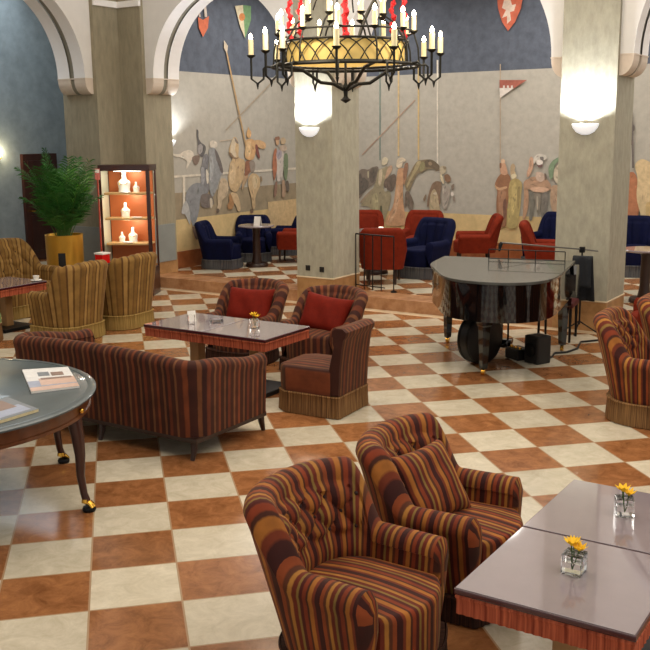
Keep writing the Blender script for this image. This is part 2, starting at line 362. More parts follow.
def arch_wall(x0, x1, name, M=None, top=HZ, spring=3.28, prot=.16, inset=.07, th=.6):
    """wall above one bay in local coords: x along the arcade, y depth; opening arch between x0..x1"""
    mb = MB(); c = (x0 + x1) / 2; R = (x1 - x0) / 2 - prot; n = 40
    arc = [(c - R * math.cos(PI * i / n), spring + R * math.sin(PI * i / n)) for i in range(n + 1)]
    y0, y1 = inset, inset + th
    for y in (y0, y1):
        pts = [(x0, spring)] + arc + [(x1, spring)]
        for a, b in zip(pts[:-1], pts[1:]):
            mb.add([(a[0], y, a[1]), (b[0], y, b[1]), (b[0], y, top), (a[0], y, top)], [(0, 1, 2, 3)], mi=0)
    cuts = [(y0, y0 + th * .40, 1, 0), (y0 + th * .40, y0 + th * .56, 2, .02), (y0 + th * .56, y1, 1, 0)]
    for ya, yb, mi, rec in cuts:
        P = [[(c + (x - c) * (1 + rec / R), ya, spring + (z - spring) * (1 + rec / R)), (c + (x - c) * (1 + rec / R), yb, spring + (z - spring) * (1 + rec / R))] for x, z in arc]
        mb.grid(P, mi=mi)
    # corbels: quarter-round brackets carrying the arch
    for sgn, xb in ((1, x0), (-1, x1)):
        prof = [(0, spring)] + [(prot * math.cos(a), spring - .03 - .21 * math.sin(a)) for a in [PI / 2 * i / 8 for i in range(9)]]
        prof.insert(1, (prot, spring))
        for ya, yb, mi, k in ((y0, y0 + th * .40, 3, 1), (y0 + th * .40, y0 + th * .56, 2, .86), (y0 + th * .56, y1, 3, 1)):
            P = [[(xb + sgn * x * k, ya, z), (xb + sgn * x * k, yb, z)] for x, z in prof]
            mb.grid(P, closed_u=True, mi=mi)
            mb.add([p[0] for p in P], [list(range(len(P)))], mi=mi); mb.add([p[1] for p in P], [list(range(len(P)))], mi=mi)
        xs = sorted((xb, xb + sgn * (prot + .006)))
        mb.box(xs[0], xs[1], y0 - .006, y1 + .006, spring - .012, spring + .004, mi=3)
    if M: mb.v = [tuple(M @ Vector(v)) for v in mb.v]
    o = struct(name, mb, [MT['white'], MT['white2'], MT['stripe'], MT['corbel']], smooth=False)
    return o
TB = Matrix.Translation((0, TL, 0))
arch_wall(-7.25, -4.38, 'wall_back_arch', TB)
arch_wall(-3.76, -.515, 'wall_back_arch', TB)
arch_wall(.15, 3.7, 'wall_back_arch', TB)
arch_wall(4.35, 7.6, 'wall_back_arch', TB)
TLM = Matrix(((0, -1, 0, K), (1, 0, 0, 0), (0, 0, 1, 0), (0, 0, 0, 1)))
arch_wall(4.72, TL - .52, 'wall_left_arch', TLM)
arch_wall(1.2, 4.1, 'wall_left_arch', TLM)
# mahogany doorway in the side gallery
dr = struct('door_1', MB().box(-10.6, -10.53, 8.62, 9.42, UP, 2.10, bev=.01), MT['mahogany'])
for y0, y1, z0, z1 in ((8.72, 9.32, .35, 1.0), (8.72, 9.32, 1.12, 1.98)):
    struct('door_panel', MB().box(-10.535, -10.515, y0, y1, z0, z1, bev=.008), MT['mahogany'], dr)
struct('door_handle', MB().tube([(-10.53, 8.70, 1.08), (-10.47, 8.70, 1.08), (-10.47, 8.82, 1.08)], .012), MT['brass'], dr)

# ------------------------------------------------------------------ frescoes (paint on the gallery walls)
def ray(px, py):
    return fw + rt * ((px - 325) / FPX) - up * ((py - 325) / FPX)
def on_end(px, py, off=0):      # gallery end wall
    d = ray(px, py); x = -7.46 + off; k = (x - CP.x) / d.x; return CP + d * k
def on_back(px, py, off=0):
    d = ray(px, py); y = 12.98 - off; k = (y - CP.y) / d.y; return CP + d * k
PAINT = {}
def paint(r, g, b):
    r, g, b = int(r * .8 + 34), int(g * .8 + 33), int(b * .8 + 30)
    key = (r, g, b)
    if key not in PAINT:
        PAINT[key] = mat('fresco_paint_%d_%d_%d' % key, hexc(r, g, b), .85, noise=.18, nscale=14)
    return PAINT[key]
class Fresco(MB):
    def __init__(s, proj, mats): super().__init__(); s.proj = proj; s.mats = mats; s.k = 0
    def poly(s, pts, col, smooth=True):
        m = paint(*col)
        if m not in s.mats: s.mats.append(m)
        base = pts
        if smooth and len(pts) > 3:        # two rounds of corner cutting
            for it in range(2):
                q = []
                for a, b in zip(pts, pts[1:] + pts[:1]):
                    q += [(a[0] * .8 + b[0] * .2, a[1] * .8 + b[1] * .2), (a[0] * .2 + b[0] * .8, a[1] * .2 + b[1] * .8)]
                pts = q
        s.k += 1; off = .003 + .00012 * s.k
        s.add([s.proj(x, y, off) for x, y in pts], [list(range(len(pts)))], mi=s.mats.index(m))
        if smooth and len(base) > 4:       # brushed folds and shading marks of the painter, inside the shape
            rnd = random.Random(len(s.v)); xs = [q[0] for q in base]; ys = [q[1] for q in base]
            area = abs(sum(a[0] * b[1] - b[0] * a[1] for a, b in zip(base, base[1:] + base[:1]))) / 2
            def inside(x, y):
                c = False
                for a, b in zip(pts, pts[1:] + pts[:1]):
                    if (a[1] > y) != (b[1] > y) and x < (b[0] - a[0]) * (y - a[1]) / (b[1] - a[1]) + a[0]: c = not c
                return c
            ax = max(((a[0] - b[0], a[1] - b[1]) for a in base for b in base), key=lambda d: d[0] ** 2 + d[1] ** 2); l = math.hypot(*ax); ax = (ax[0] / l, ax[1] / l)
            for k in range(int(min(16, area / 14))):
                x, y = rnd.uniform(min(xs), max(xs)), rnd.uniform(min(ys), max(ys)); L = rnd.uniform(2.5, 8); w = rnd.uniform(.4, 1.0)
                an = math.atan2(ax[1], ax[0]) + rnd.uniform(-.35, .35); e = (x + L * math.cos(an), y + L * math.sin(an))
                if inside(x, y) and inside(*e):
                    f = rnd.choice([.8, .88, 1.1, 1.16]); c = tuple(int(min(235, v * f) // 6 * 6) for v in col)
                    mm = ((x + e[0]) / 2 + w * math.sin(an), (y + e[1]) / 2 - w * math.cos(an)); m2 = ((x + e[0]) / 2 - w * math.sin(an), (y + e[1]) / 2 + w * math.cos(an))
                    s.poly([(x, y), mm, e, m2], c, False)
    def at(s, x0, y0, k):
        return lambda pts, col: s.poly([(x0 + x / k, y0 + y / k) for x, y in pts], col)
    def line(s, a, b, w, col):
        dx, dy = b[0] - a[0], b[1] - a[1]; l = math.hypot(dx, dy); nx, ny = -dy / l * w / 2, dx / l * w / 2
        s.poly([(a[0] + nx, a[1] + ny), (b[0] + nx, b[1] + ny), (b[0] - nx, b[1] - ny), (a[0] - nx, a[1] - ny)], col, False)
    def blob(s, x, y, rx, ry, col, n=12):
        s.poly([(x + rx * math.cos(2 * PI * i / n), y + ry * math.sin(2 * PI * i / n)) for i in range(n)], col, False)

# fresco of the end wall: riders at a tilt
F = Fresco(on_end, [MT['fresco_air'], MT['fresco_sky'], MT['fresco_sand'], MT['fresco_field']])
X = -7.465
def slab(F, y0, y1, z0, z1, mi):
    F.box(-7.474, X, y0, y1, z0, z1, mi=mi)
slab(F, TL + .76, 12.97, 3.45, 5.09, 1); slab(F, TL + .76, 12.97, 1.45, 3.45, 0); slab(F, TL + .76, 12.97, 1.0, 1.45, 3); slab(F, TL + .76, 12.97, .46, 1.0, 2)
GR, GD, CR, CD, BR, WH = (126, 128, 134), (80, 78, 82), (196, 164, 122), (164, 122, 80), (112, 74, 48), (218, 208, 192)
F.poly([(268, 202), (302, 198), (302, 250), (268, 252)], (206, 176, 128), False)
F.line((170, 177), (302, 168), 2.2, WH); F.line((184, 177), (184, 206), 2.4, WH)
Q = F.at(168, 120, 5)
Q([(20, 165), (38, 172), (60, 170), (80, 155), (108, 148), (128, 162), (130, 182), (118, 200), (104, 226), (92, 248), (90, 232), (98, 208), (84, 196), (60, 186), (30, 182)], WH)
Q([(118, 188), (136, 176), (160, 178), (158, 200), (148, 222), (134, 228), (126, 210)], (116, 96, 84))
Q([(142, 44), (153, 52), (152, 90), (164, 112), (188, 128), (190, 150), (176, 186), (160, 182), (146, 160), (150, 118), (143, 80)], GD)
Q([(148, 128), (164, 118), (176, 132), (172, 160), (156, 176), (146, 158)], (150, 146, 146))
Q([(176, 176), (196, 166), (204, 190), (202, 236), (196, 260), (200, 300), (208, 346), (196, 372), (176, 368), (166, 330), (164, 280), (168, 230)], (112, 112, 118))
Q([(164, 232), (182, 238), (184, 300), (176, 330), (164, 310)], (146, 146, 152))
Q([(190, 240), (202, 262), (204, 312), (196, 322), (190, 290)], WH)
Q([(120, 322), (150, 312), (178, 322), (196, 350), (194, 366), (168, 372), (160, 400), (156, 452), (146, 492), (136, 520), (128, 536), (112, 500), (104, 460), (94, 420), (86, 388), (96, 350)], GR)
Q([(90, 400), (104, 430), (112, 480), (112, 530), (98, 500), (86, 470), (66, 470), (72, 430)], (176, 176, 176))
Q([(120, 530), (134, 536), (144, 570), (152, 592), (144, 600), (134, 588), (126, 560)], (104, 78, 66))
Q([(166, 372), (196, 366), (224, 380), (232, 420), (206, 440), (170, 438), (160, 410)], (104, 94, 90))
Q([(208, 390), (222, 392), (224, 430), (214, 446), (210, 420)], (196, 184, 164))
Q([(208, 108), (228, 100), (248, 112), (246, 134), (228, 142), (208, 134)], (206, 196, 180))
Q([(206, 140), (228, 136), (246, 156), (260, 190), (270, 232), (276, 268), (262, 284), (250, 320), (240, 356), (224, 388), (210, 366), (204, 300), (208, 220), (202, 176)], (136, 138, 142))
Q([(232, 140), (246, 158), (266, 206), (278, 262), (266, 268), (250, 220), (238, 180)], (92, 84, 84))
Q([(206, 180), (222, 176), (230, 240), (222, 320), (210, 300)], (158, 160, 164))
F.line((220, 141), (236, 139), .9, (190, 172, 150))
Q([(262, 292), (284, 290), (300, 310), (304, 344), (294, 380), (270, 400), (268, 430), (256, 456), (244, 464), (242, 450), (250, 420), (246, 380), (252, 340)], (190, 168, 138))
Q([(244, 440), (258, 446), (256, 462), (242, 466)], (92, 76, 66))
Q = F.at(220, 120, 6.5)
Q([(90, 108), (104, 112), (118, 140), (124, 180), (118, 232), (128, 250), (156, 256), (168, 282), (158, 330), (152, 380), (134, 424), (112, 462), (96, 470), (72, 458), (58, 420), (52, 370), (60, 320), (66, 280), (82, 252), (76, 240), (58, 224), (60, 180), (74, 140)], CR)
Q([(74, 140), (92, 112), (104, 150), (96, 190), (110, 236), (92, 246), (72, 236), (66, 200)], (206, 188, 160))
Q([(92, 112), (102, 118), (122, 150), (114, 156), (98, 140)], (120, 108, 100))
Q([(58, 208), (74, 214), (92, 240), (110, 246), (120, 236), (118, 252), (90, 256), (66, 236)], (128, 100, 76))
Q([(70, 280), (96, 276), (104, 340), (92, 410), (70, 420), (60, 370), (64, 310)], (210, 182, 140))
Q([(66, 470), (96, 470), (112, 480), (130, 530), (136, 590), (116, 596), (104, 556), (84, 530)], (200, 170, 130))
Q([(64, 472), (80, 500), (92, 540), (82, 580), (56, 582), (46, 556), (62, 530), (58, 500)], (164, 116, 70))
Q([(206, 346), (232, 348), (254, 366), (264, 398), (258, 436), (240, 470), (228, 512), (232, 558), (222, 584), (210, 566), (206, 510), (192, 460), (182, 420), (184, 376)], CR)
Q([(212, 356), (236, 362), (248, 396), (238, 440), (222, 452), (210, 410)], (212, 188, 148))
Q([(196, 580), (214, 574), (218, 602), (200, 606)], (112, 84, 66))
Q([(260, 360), (274, 372), (276, 400), (266, 400)], (150, 126, 96))
Q([(160, 340), (182, 336), (186, 372), (170, 400), (152, 446), (140, 452), (146, 400)], (176, 146, 112))
Q([(164, 266), (196, 262), (218, 268), (222, 300), (200, 336), (176, 362), (158, 366), (164, 320)], (136, 84, 62))
Q([(190, 268), (222, 262), (232, 300), (222, 340), (200, 338), (194, 300)], (140, 128, 118))
Q([(166, 130), (196, 120), (226, 130), (234, 156), (232, 210), (222, 252), (196, 264), (164, 252), (160, 210), (166, 180)], (204, 158, 108))
Q([(170, 140), (200, 134), (204, 180), (196, 236), (172, 240), (166, 200)], (218, 180, 132))
Q([(226, 128), (262, 130), (296, 148), (300, 172), (292, 188), (262, 186), (242, 172), (232, 150)], (204, 162, 116))
Q([(230, 156), (244, 160), (252, 204), (262, 240), (254, 256), (238, 222), (230, 190)], (118, 60, 54))
Q([(176, 64), (196, 62), (204, 84), (200, 112), (184, 120), (172, 100)], (206, 158, 104)); Q([(180, 62), (184, 42), (192, 62)], (196, 150, 98))
Q([(354, 190), (368, 180), (372, 240), (372, 310), (364, 360), (352, 400), (346, 350), (340, 290), (346, 230)], (170, 100, 72))
Q([(364, 212), (384, 190), (410, 200), (418, 240), (412, 300), (408, 360), (392, 398), (374, 404), (366, 360), (372, 300)], (200, 190, 184))
Q([(370, 196), (400, 190), (404, 236), (382, 262), (366, 240)], (160, 152, 164))
Q([(414, 220), (440, 214), (444, 280), (440, 350), (432, 400), (416, 372), (412, 300)], (104, 122, 92))
Q([(356, 112), (386, 104), (390, 126), (372, 138), (356, 130)], (136, 92, 72)); Q([(360, 130), (384, 128), (384, 160), (366, 166)], (190, 150, 116))
Q([(394, 120), (416, 110), (430, 132), (424, 156), (404, 160), (394, 144)], (190, 164, 132)); Q([(384, 168), (424, 160), (438, 186), (420, 206), (390, 200)], (186, 164, 146))
Q([(360, 396), (374, 402), (370, 480), (352, 510), (350, 470)], (130, 96, 80)); Q([(400, 392), (420, 386), (428, 450), (424, 500), (402, 506), (404, 450)], (164, 134, 110)); Q([(424, 400), (444, 390), (452, 440), (446, 470), (430, 460)], (92, 80, 72))
F.line((225, 44), (246, 146), 1.4, (176, 138, 92)); F.poly([(224, 40), (228, 46), (227, 54), (224, 48)], (196, 178, 156), False)
F.line((277, 77), (226, 130), 1.2, (164, 148, 128))
F.poly([(198, 17), (203, 20), (209, 16), (208, 28), (203, 37), (199, 28)], (204, 92, 58), False)
F.line((200, 17), (198, 7), 1.8, (200, 180, 168)); F.line((206, 17), (205, 6), 2.4, (206, 190, 180))
F.poly([(235, 6), (243, 5), (245, 38), (240, 26)], (214, 200, 168), False); F.poly([(243, 5), (251, 6), (251, 20), (245, 39)], (96, 140, 92), False)
F.blob(242, 17, 3, 4, (206, 120, 60))
o = F.build('mural', F.mats, smooth=False)
tag(o, 'faded fresco of lance-bearing riders on rearing horses, on the wall left of the middle pillar', 'mural')
# fresco of the back wall: crowd with horses and pennants
F = Fresco(on_back, [MT['fresco_air'], MT['fresco_sky'], MT['fresco_sand'], MT['fresco_field']])
def slab(F, x0, x1, z0, z1, mi): F.box(x0, x1, 12.985, 12.999, z0, z1, mi=mi)
slab(F, -7.44, 12, 3.45, 5.09, 1); slab(F, -7.44, 12, .95, 3.45, 0); slab(F, -7.44, 12, .46, .95, 2)
F.line((380, -6), (380, 160), 1.3, (110, 130, 124)); F.line((398.5, 60), (398.5, 156), 1.6, (206, 178, 128))
F.line((418.5, 60), (418.5, 160), 1.6, (206, 176, 118)); F.line((437.5, 60), (437.5, 165), 1.6, (222, 214, 200))
F.line((415, 100), (362, 155), 1.1, (172, 140, 122))
Q = F.at(354, 145, 7.22)
Q([(30, 190), (60, 170), (104, 180), (130, 160), (176, 150), (180, 220), (160, 270), (120, 300), (80, 330), (40, 390), (24, 380), (26, 260)], (118, 106, 96))
Q([(34, 214), (50, 200), (62, 262), (56, 316), (36, 330)], (84, 76, 70)); Q([(96, 190), (108, 186), (108, 236), (98, 240)], (178, 168, 140))
Q([(112, 186), (150, 160), (172, 170), (160, 230), (136, 280), (112, 260)], (92, 82, 76))
Q([(30, 250), (70, 230), (110, 270), (100, 310), (60, 350), (34, 370)], (88, 80, 76))
Q([(42, 412), (80, 366), (130, 316), (158, 300), (146, 326), (96, 372), (54, 420)], (158, 138, 116))
Q([(172, 180), (204, 170), (240, 150), (260, 176), (236, 226), (214, 270), (212, 320), (270, 340), (262, 420), (236, 500), (206, 580), (150, 580), (130, 470), (100, 440), (44, 440), (70, 400), (130, 330), (160, 260)], (152, 140, 112))
Q([(180, 180), (206, 172), (204, 240), (190, 300), (174, 280)], (200, 184, 156)); Q([(250, 150), (278, 146), (274, 190), (236, 240), (220, 250), (232, 200)], (196, 158, 130))
Q([(130, 360), (166, 340), (180, 420), (168, 540), (146, 560), (136, 470)], (170, 160, 124)); Q([(186, 440), (204, 436), (206, 560), (188, 574)], (74, 76, 56))
Q([(222, 250), (284, 206), (306, 220), (296, 300), (278, 336), (230, 320), (212, 290)], (100, 86, 76)); Q([(214, 314), (236, 308), (240, 334), (222, 338)], (166, 160, 150))
Q([(204, 94), (230, 84), (248, 104), (240, 132), (214, 150), (198, 140)], (212, 200, 172))
Q([(316, 170), (356, 164), (366, 190), (352, 300), (356, 420), (368, 500), (384, 576), (300, 590), (214, 578), (250, 500), (284, 440), (298, 340), (306, 250)], (202, 150, 112))
Q([(310, 300), (330, 280), (326, 400), (300, 500), (268, 560), (250, 560), (286, 470), (304, 380)], (216, 170, 134))
Q([(354, 160), (384, 170), (380, 240), (360, 300), (352, 240)], (176, 128, 98)); Q([(318, 96), (350, 88), (374, 104), (372, 118), (352, 124), (346, 160), (322, 168), (304, 156), (308, 116)], (222, 204, 178))
Q([(380, 380), (398, 376), (430, 430), (424, 470), (398, 470), (380, 430)], (112, 98, 88))
Q = F.at(400, 145, 8.13)
Q([(36, 300), (80, 230), (110, 170), (140, 130), (186, 120), (230, 116), (272, 124), (296, 144), (322, 168), (322, 196), (300, 208), (266, 194), (236, 194), (204, 206), (176, 226), (150, 224), (120, 270), (94, 330), (76, 380), (50, 376)], (128, 112, 84))
Q([(204, 124), (246, 114), (290, 136), (322, 170), (318, 198), (290, 204), (252, 184), (214, 182), (196, 160)], (94, 80, 64)); Q([(230, 140), (250, 134), (266, 156), (250, 170), (232, 160)], (140, 120, 96))
Q([(142, 128), (176, 130), (150, 190), (106, 254), (74, 320), (60, 350), (50, 330), (84, 260), (116, 190)], (172, 156, 116))
Q([(180, 130), (206, 150), (196, 200), (160, 220), (160, 170)], (140, 134, 94))
Q([(36, 150), (70, 140), (60, 230), (40, 290), (24, 260)], (146, 104, 80))
Q([(40, 380), (66, 370), (96, 420), (116, 480), (96, 512), (86, 460), (60, 430), (50, 500), (36, 520)], (108, 92, 80))
Q([(262, 312), (296, 290), (336, 300), (340, 340), (326, 400), (330, 470), (316, 492), (306, 400), (280, 350), (256, 380), (240, 440), (236, 500), (220, 506), (222, 440), (240, 370)], (124, 98, 78))
Q([(250, 390), (280, 352), (306, 400), (316, 480), (330, 540), (250, 540), (236, 510)], (184, 164, 130)); Q([(270, 390), (296, 380), (300, 404), (270, 402)], (214, 200, 176))
Q([(186, 440), (204, 404), (216, 400), (210, 440), (196, 462)], (136, 112, 90))
Q([(320, 180), (350, 166), (376, 180), (374, 214), (352, 240), (326, 236)], (186, 172, 146)); Q([(346, 172), (378, 176), (374, 200), (356, 200)], (130, 116, 92))
Q([(324, 240), (340, 236), (362, 310), (352, 320), (330, 284)], (216, 198, 166)); Q([(356, 246), (386, 232), (412, 256), (412, 300), (386, 308), (366, 290)], (122, 88, 66))
Q([(340, 330), (390, 320), (410, 360), (400, 440), (380, 520), (350, 520), (336, 440)], (164, 154, 144)); Q([(414, 330), (444, 310), (438, 356), (420, 370)], (122, 104, 92))
Q([(414, 384), (430, 380), (440, 406), (424, 420), (412, 404)], (222, 212, 204)); Q([(430, 420), (446, 420), (444, 464), (430, 450)], (132, 118, 108))
Q = F.at(486, 145, 7.22)
Q([(60, 290), (80, 240), (112, 200), (150, 196), (176, 230), (180, 290), (172, 330), (160, 400), (150, 480), (146, 590), (90, 600), (76, 560), (74, 400), (84, 330)], (140, 92, 62))
Q([(86, 330), (120, 322), (150, 340), (130, 420), (124, 540), (96, 560), (90, 430)], (164, 116, 86)); Q([(122, 400), (150, 380), (144, 520), (126, 540)], (104, 66, 52))
Q([(64, 280), (76, 300), (100, 310), (150, 296), (154, 312), (100, 330), (68, 314)], (200, 156, 116)); Q([(100, 128), (140, 128), (150, 170), (160, 206), (136, 220), (104, 208), (100, 170)], (198, 148, 118))
Q([(106, 108), (124, 98), (140, 112), (136, 130), (112, 134)], (214, 176, 142)); Q([(98, 130), (112, 128), (112, 164), (98, 170)], (128, 86, 62))
Q([(176, 150), (196, 130), (212, 150), (204, 190), (222, 220), (216, 250), (180, 244), (176, 200)], (182, 156, 120)); Q([(180, 214), (214, 204), (224, 226), (196, 246), (180, 240)], (218, 204, 168))
Q([(176, 250), (226, 240), (262, 270), (256, 340), (250, 440), (236, 530), (222, 600), (150, 606), (150, 500), (164, 400), (160, 320)], (172, 150, 92))
Q([(186, 290), (222, 280), (226, 380), (206, 480), (190, 520), (176, 440), (190, 370)], (194, 172, 108)); Q([(226, 300), (250, 300), (240, 420), (226, 480)], (142, 122, 76))
Q([(268, 270), (300, 240), (300, 300), (310, 360), (304, 460), (280, 540), (264, 540), (270, 440), (276, 340)], (172, 130, 102))
Q([(312, 100), (326, 80), (346, 100), (340, 170), (316, 220), (296, 240), (292, 200), (310, 160)], (196, 150, 124))
Q([(300, 246), (340, 226), (380, 236), (430, 240), (460, 270), (476, 310), (440, 340), (330, 330), (270, 300)], (176, 136, 108))
Q([(310, 312), (370, 300), (440, 310), (460, 326), (420, 344), (340, 340)], (208, 166, 138)); Q([(356, 190), (420, 200), (424, 250), (396, 270), (360, 250)], (196, 168, 150)); Q([(420, 200), (436, 210), (440, 250), (424, 260)], (100, 84, 74))
Q([(312, 336), (344, 340), (350, 420), (340, 500), (330, 550), (308, 540), (318, 440)], (104, 100, 92)); Q([(400, 346), (450, 334), (446, 420), (430, 510), (420, 560), (400, 540), (396, 440)], (108, 102, 96))
Q([(344, 344), (400, 350), (390, 470), (380, 520), (370, 460), (350, 400)], (126, 116, 104)); Q([(362, 370), (378, 370), (376, 470), (366, 470)], (176, 164, 148))
Q([(346, 84), (380, 60), (430, 72), (442, 96), (420, 110), (366, 104), (350, 140), (340, 120)], (204, 198, 188)); Q([(362, 110), (390, 104), (412, 116), (410, 136), (386, 148), (364, 138)], (236, 226, 218)); Q([(388, 84), (416, 84), (416, 112), (392, 108)], (110, 104, 100)); Q([(364, 138), (386, 146), (408, 136), (406, 160), (376, 164)], (100, 70, 70))
Q([(450, 160), (476, 116), (520, 88), (544, 90), (544, 106), (506, 130), (488, 180), (484, 240), (462, 250), (452, 210)], (110, 136, 106)); Q([(486, 240), (490, 180), (516, 140), (560, 140), (560, 290), (510, 280)], (196, 182, 158))
Q([(470, 290), (520, 290), (560, 300), (550, 480), (480, 490), (460, 400)], (176, 142, 114))
F.line((500.3, 64), (500.3, 160), 1, (170, 150, 128)); F.poly([(499.5, 80), (527, 80), (513, 89), (499.5, 90)], (150, 72, 58), False)
F.poly([(499.5, 88), (514, 88), (500, 98)], (218, 208, 200), False)
for x in (503, 507, 511): F.poly([(x, 85.5), (x + 1.8, 85.5), (x + 1.8, 89), (x, 89)], (218, 208, 200), False)
F.poly([(497, -4), (523, -4), (521, 8), (515, 22), (508, 31), (502, 22), (498, 8)], (196, 84, 58), False)
F.poly([(504, 0), (510, -2), (512, 5), (516, 4), (514, 11), (510, 12), (511, 20), (507, 24), (507, 16), (502, 18), (506, 10), (502, 8)], (224, 200, 184), False)
# beside the right pillar
F.poly([(620, 176), (636, 170), (640, 200), (636, 236), (618, 236)], (176, 104, 68))
F.poly([(634, 164), (642, 158), (654, 164), (660, 190), (656, 226), (648, 232), (640, 214), (636, 196), (638, 178)], (212, 184, 138))
F.poly([(644, 200), (660, 206), (664, 236), (650, 240)], (200, 168, 110))
F.line((632, 112), (633, 168), 2, (92, 84, 82)); F.blob(632.5, 128, 2.2, 4, (84, 76, 74)); F.blob(631, 142, 2, 3, (100, 88, 84))
o = F.build('mural', F.mats, smooth=False)
tag(o, 'long faded fresco of robed figures and dark horses, right of the middle pillar', 'mural')

# ------------------------------------------------------------------ upholstery builders
def u_path(w, xb, xf, rx, ry, ns=10, nc=32, nb=10):
    """centre line of a U from the right arm front round the back to the left arm front: (x, y, nx, ny, s)"""
    P = []
    xc = xb + rx; ye = w - ry
    for i in range(ns): P.append((xf + (xc - xf) * i / ns, -w, 0, -1))
    for i in range(nc + 1):
        a = PI / 2 * i / nc
        x, y = xc - rx * math.sin(a), -ye - ry * math.cos(a); nx, ny = -math.sin(a) / rx, -math.cos(a) / ry; l = math.hypot(nx, ny)
        P.append((x, y, nx / l, ny / l))
    if ye > .01:
        for i in range(1, nb): P.append((xb, -ye + 2 * ye * i / nb, -1, 0))
    L = [(x, -y, nx, -ny) for x, y, nx, ny in P[:ns + nc + 1]][::-1]
    if ye <= .01: L = L[1:]
    P += L
    out = []; s = 0
    for i, p in enumerate(P):
        if i: s += math.hypot(p[0] - P[i - 1][0], p[1] - P[i - 1][1])
        out.append((*p, s))
    return out
def shell(path, th, z0, zin, hf, leanf, tuft=None, tin=.03, ni=30):
    """padded shell swept along a path; hf(p)/leanf(p) give rim height and recline, tuft(p,z) the inner pillowing"""
    r = th / 2 + .008; rows = []; uvs = []; mid = path[len(path) // 2][4]
    for p in path:
        x, y, nx, ny, s = p; h = hf(p); ln = leanf(p); sec = []
        for k in range(8):
            f = k / 8; z = z0 + (h - r - z0) * f; sec.append((th / 2 - tin * (1 - f) ** 1.5 + ln * f ** 1.3, z))
        for k in range(9):
            a = PI * k / 8; sec.append((ln + r * math.cos(a), h - r + r * math.sin(a)))
        for k in range(1, ni + 1):
            f = k / ni; z = (h - r) + (zin - (h - r)) * f; o = -th / 2 + ln * (1 - f) ** 1.3
            if tuft: o -= tuft(p, z, s - mid) * min(1, k / 3)
            sec.append((o, z))
        row = []; v = 0; uv = []
        for q, (o, z) in enumerate(sec):
            row.append((x + nx * o, y + ny * o, z)); uv.append((s - mid, z))
        rows.append(row); uvs.append(uv)
    mb = MB(); mb.grid(rows, uvs)
    for e, dx in ((0, .022), (-1, .022)):          # padded arm fronts
        R = np.array(rows[e]); U = np.array(uvs[e]); c = R.mean(0)
        c1 = R * .72 + c * .28; c1[:, 0] += dx; c2 = R * .3 + c * .7; c2[:, 0] += dx * 1.3
        us = np.stack([R[:, 1] * 1.0, R[:, 2]], 1)
        G = np.stack([R, c1, c2]); mb.grid(G, np.stack([us, us, us]), closed_v=True); mb.add(c2, [list(range(len(c2)))], us)
    return mb
def outline(path, off, xf, bulge):
    """closed plan outline: the path moved outwards plus a bowed front"""
    P = [(x + nx * off, y + ny * off) for x, y, nx, ny, s in path]
    y0, y1 = P[0][1], P[-1][1]
    P[0] = (xf, y0); P[-1] = (xf, y1)
    n = 12; half = max(abs(y0), 1e-3)
    for i in range(1, n):
        y = y1 + (y0 - y1) * i / n; P.append((xf + bulge * (1 - (y / half) ** 2), y))
    return P
def resample(P, n):
    P = np.array(P + [P[0]]); d = np.r_[0, np.cumsum(np.hypot(*np.diff(P, axis=0).T))]
    t = np.linspace(0, d[-1], n, endpoint=False)
    return np.stack([np.interp(t, d, P[:, 0]), np.interp(t, d, P[:, 1])], 1), t
def skirt(P, z0, z1, flare=.012, ripple=.004, n=220):
    Q, t = resample(P, n); c = Q.mean(0); rows = []; uv = []
    d = np.roll(Q, -1, 0) - np.roll(Q, 1, 0); nn = np.stack([d[:, 1], -d[:, 0]], 1); nn /= np.linalg.norm(nn, axis=1)[:, None]
    if ((Q - c) * nn).sum() < 0: nn = -nn
    for k, (z, o, rp) in enumerate(((z1, .004, 0), (z1 - .012, .012, 0), (z1 - .024, .004, .2), ((z0 + z1) / 2, flare * .6, .7), (z0, flare, 1))):
        off = o + ripple * rp * np.sin(np.arange(n) * 1.9)
        rows.append(np.c_[Q + nn * off[:, None], np.full(n, z)]); uv.append(np.c_[t, np.full(n, z)])
    mb = MB(); mb.grid(np.array(rows), np.array(uv), closed_v=True)
    mb.add(np.c_[Q, np.full(n, z1 - .005)], [list(range(n))], np.c_[t, t * 0])
    return mb
def seat_pad(P, zs, drop, dome=.03, n=72, uaxis=1, r_edge=.035):
    Q, t = resample(P, n); c = np.array([(Q[:, 0].max() + Q[:, 0].min()) / 2, 0]); rows = []; uv = []
    for k in range(9):
        f = k / 8 * .93; z = zs + dome * (1 - f ** 2); q = c + (Q - c) * max(f, .001)
        rows.append(np.c_[q, np.full(n, z)])
    for a in (20, 45, 70, 90):
        a = math.radians(a); e = .93 + .07 * math.sin(a); q = c + (Q - c) * e
        rows.append(np.c_[q, np.full(n, zs + dome * .12 - r_edge * (1 - math.cos(a)))])
    rows.append(np.c_[c + (Q - c) * 1.0, np.full(n, zs - drop * .7)]); rows.append(np.c_[c + (Q - c) * .985, np.full(n, zs - drop)])
    rows = np.array(rows); mb = MB()
    mb.grid(rows, np.stack([rows[..., uaxis], rows[..., 2]], -1), closed_v=True)
    return mb
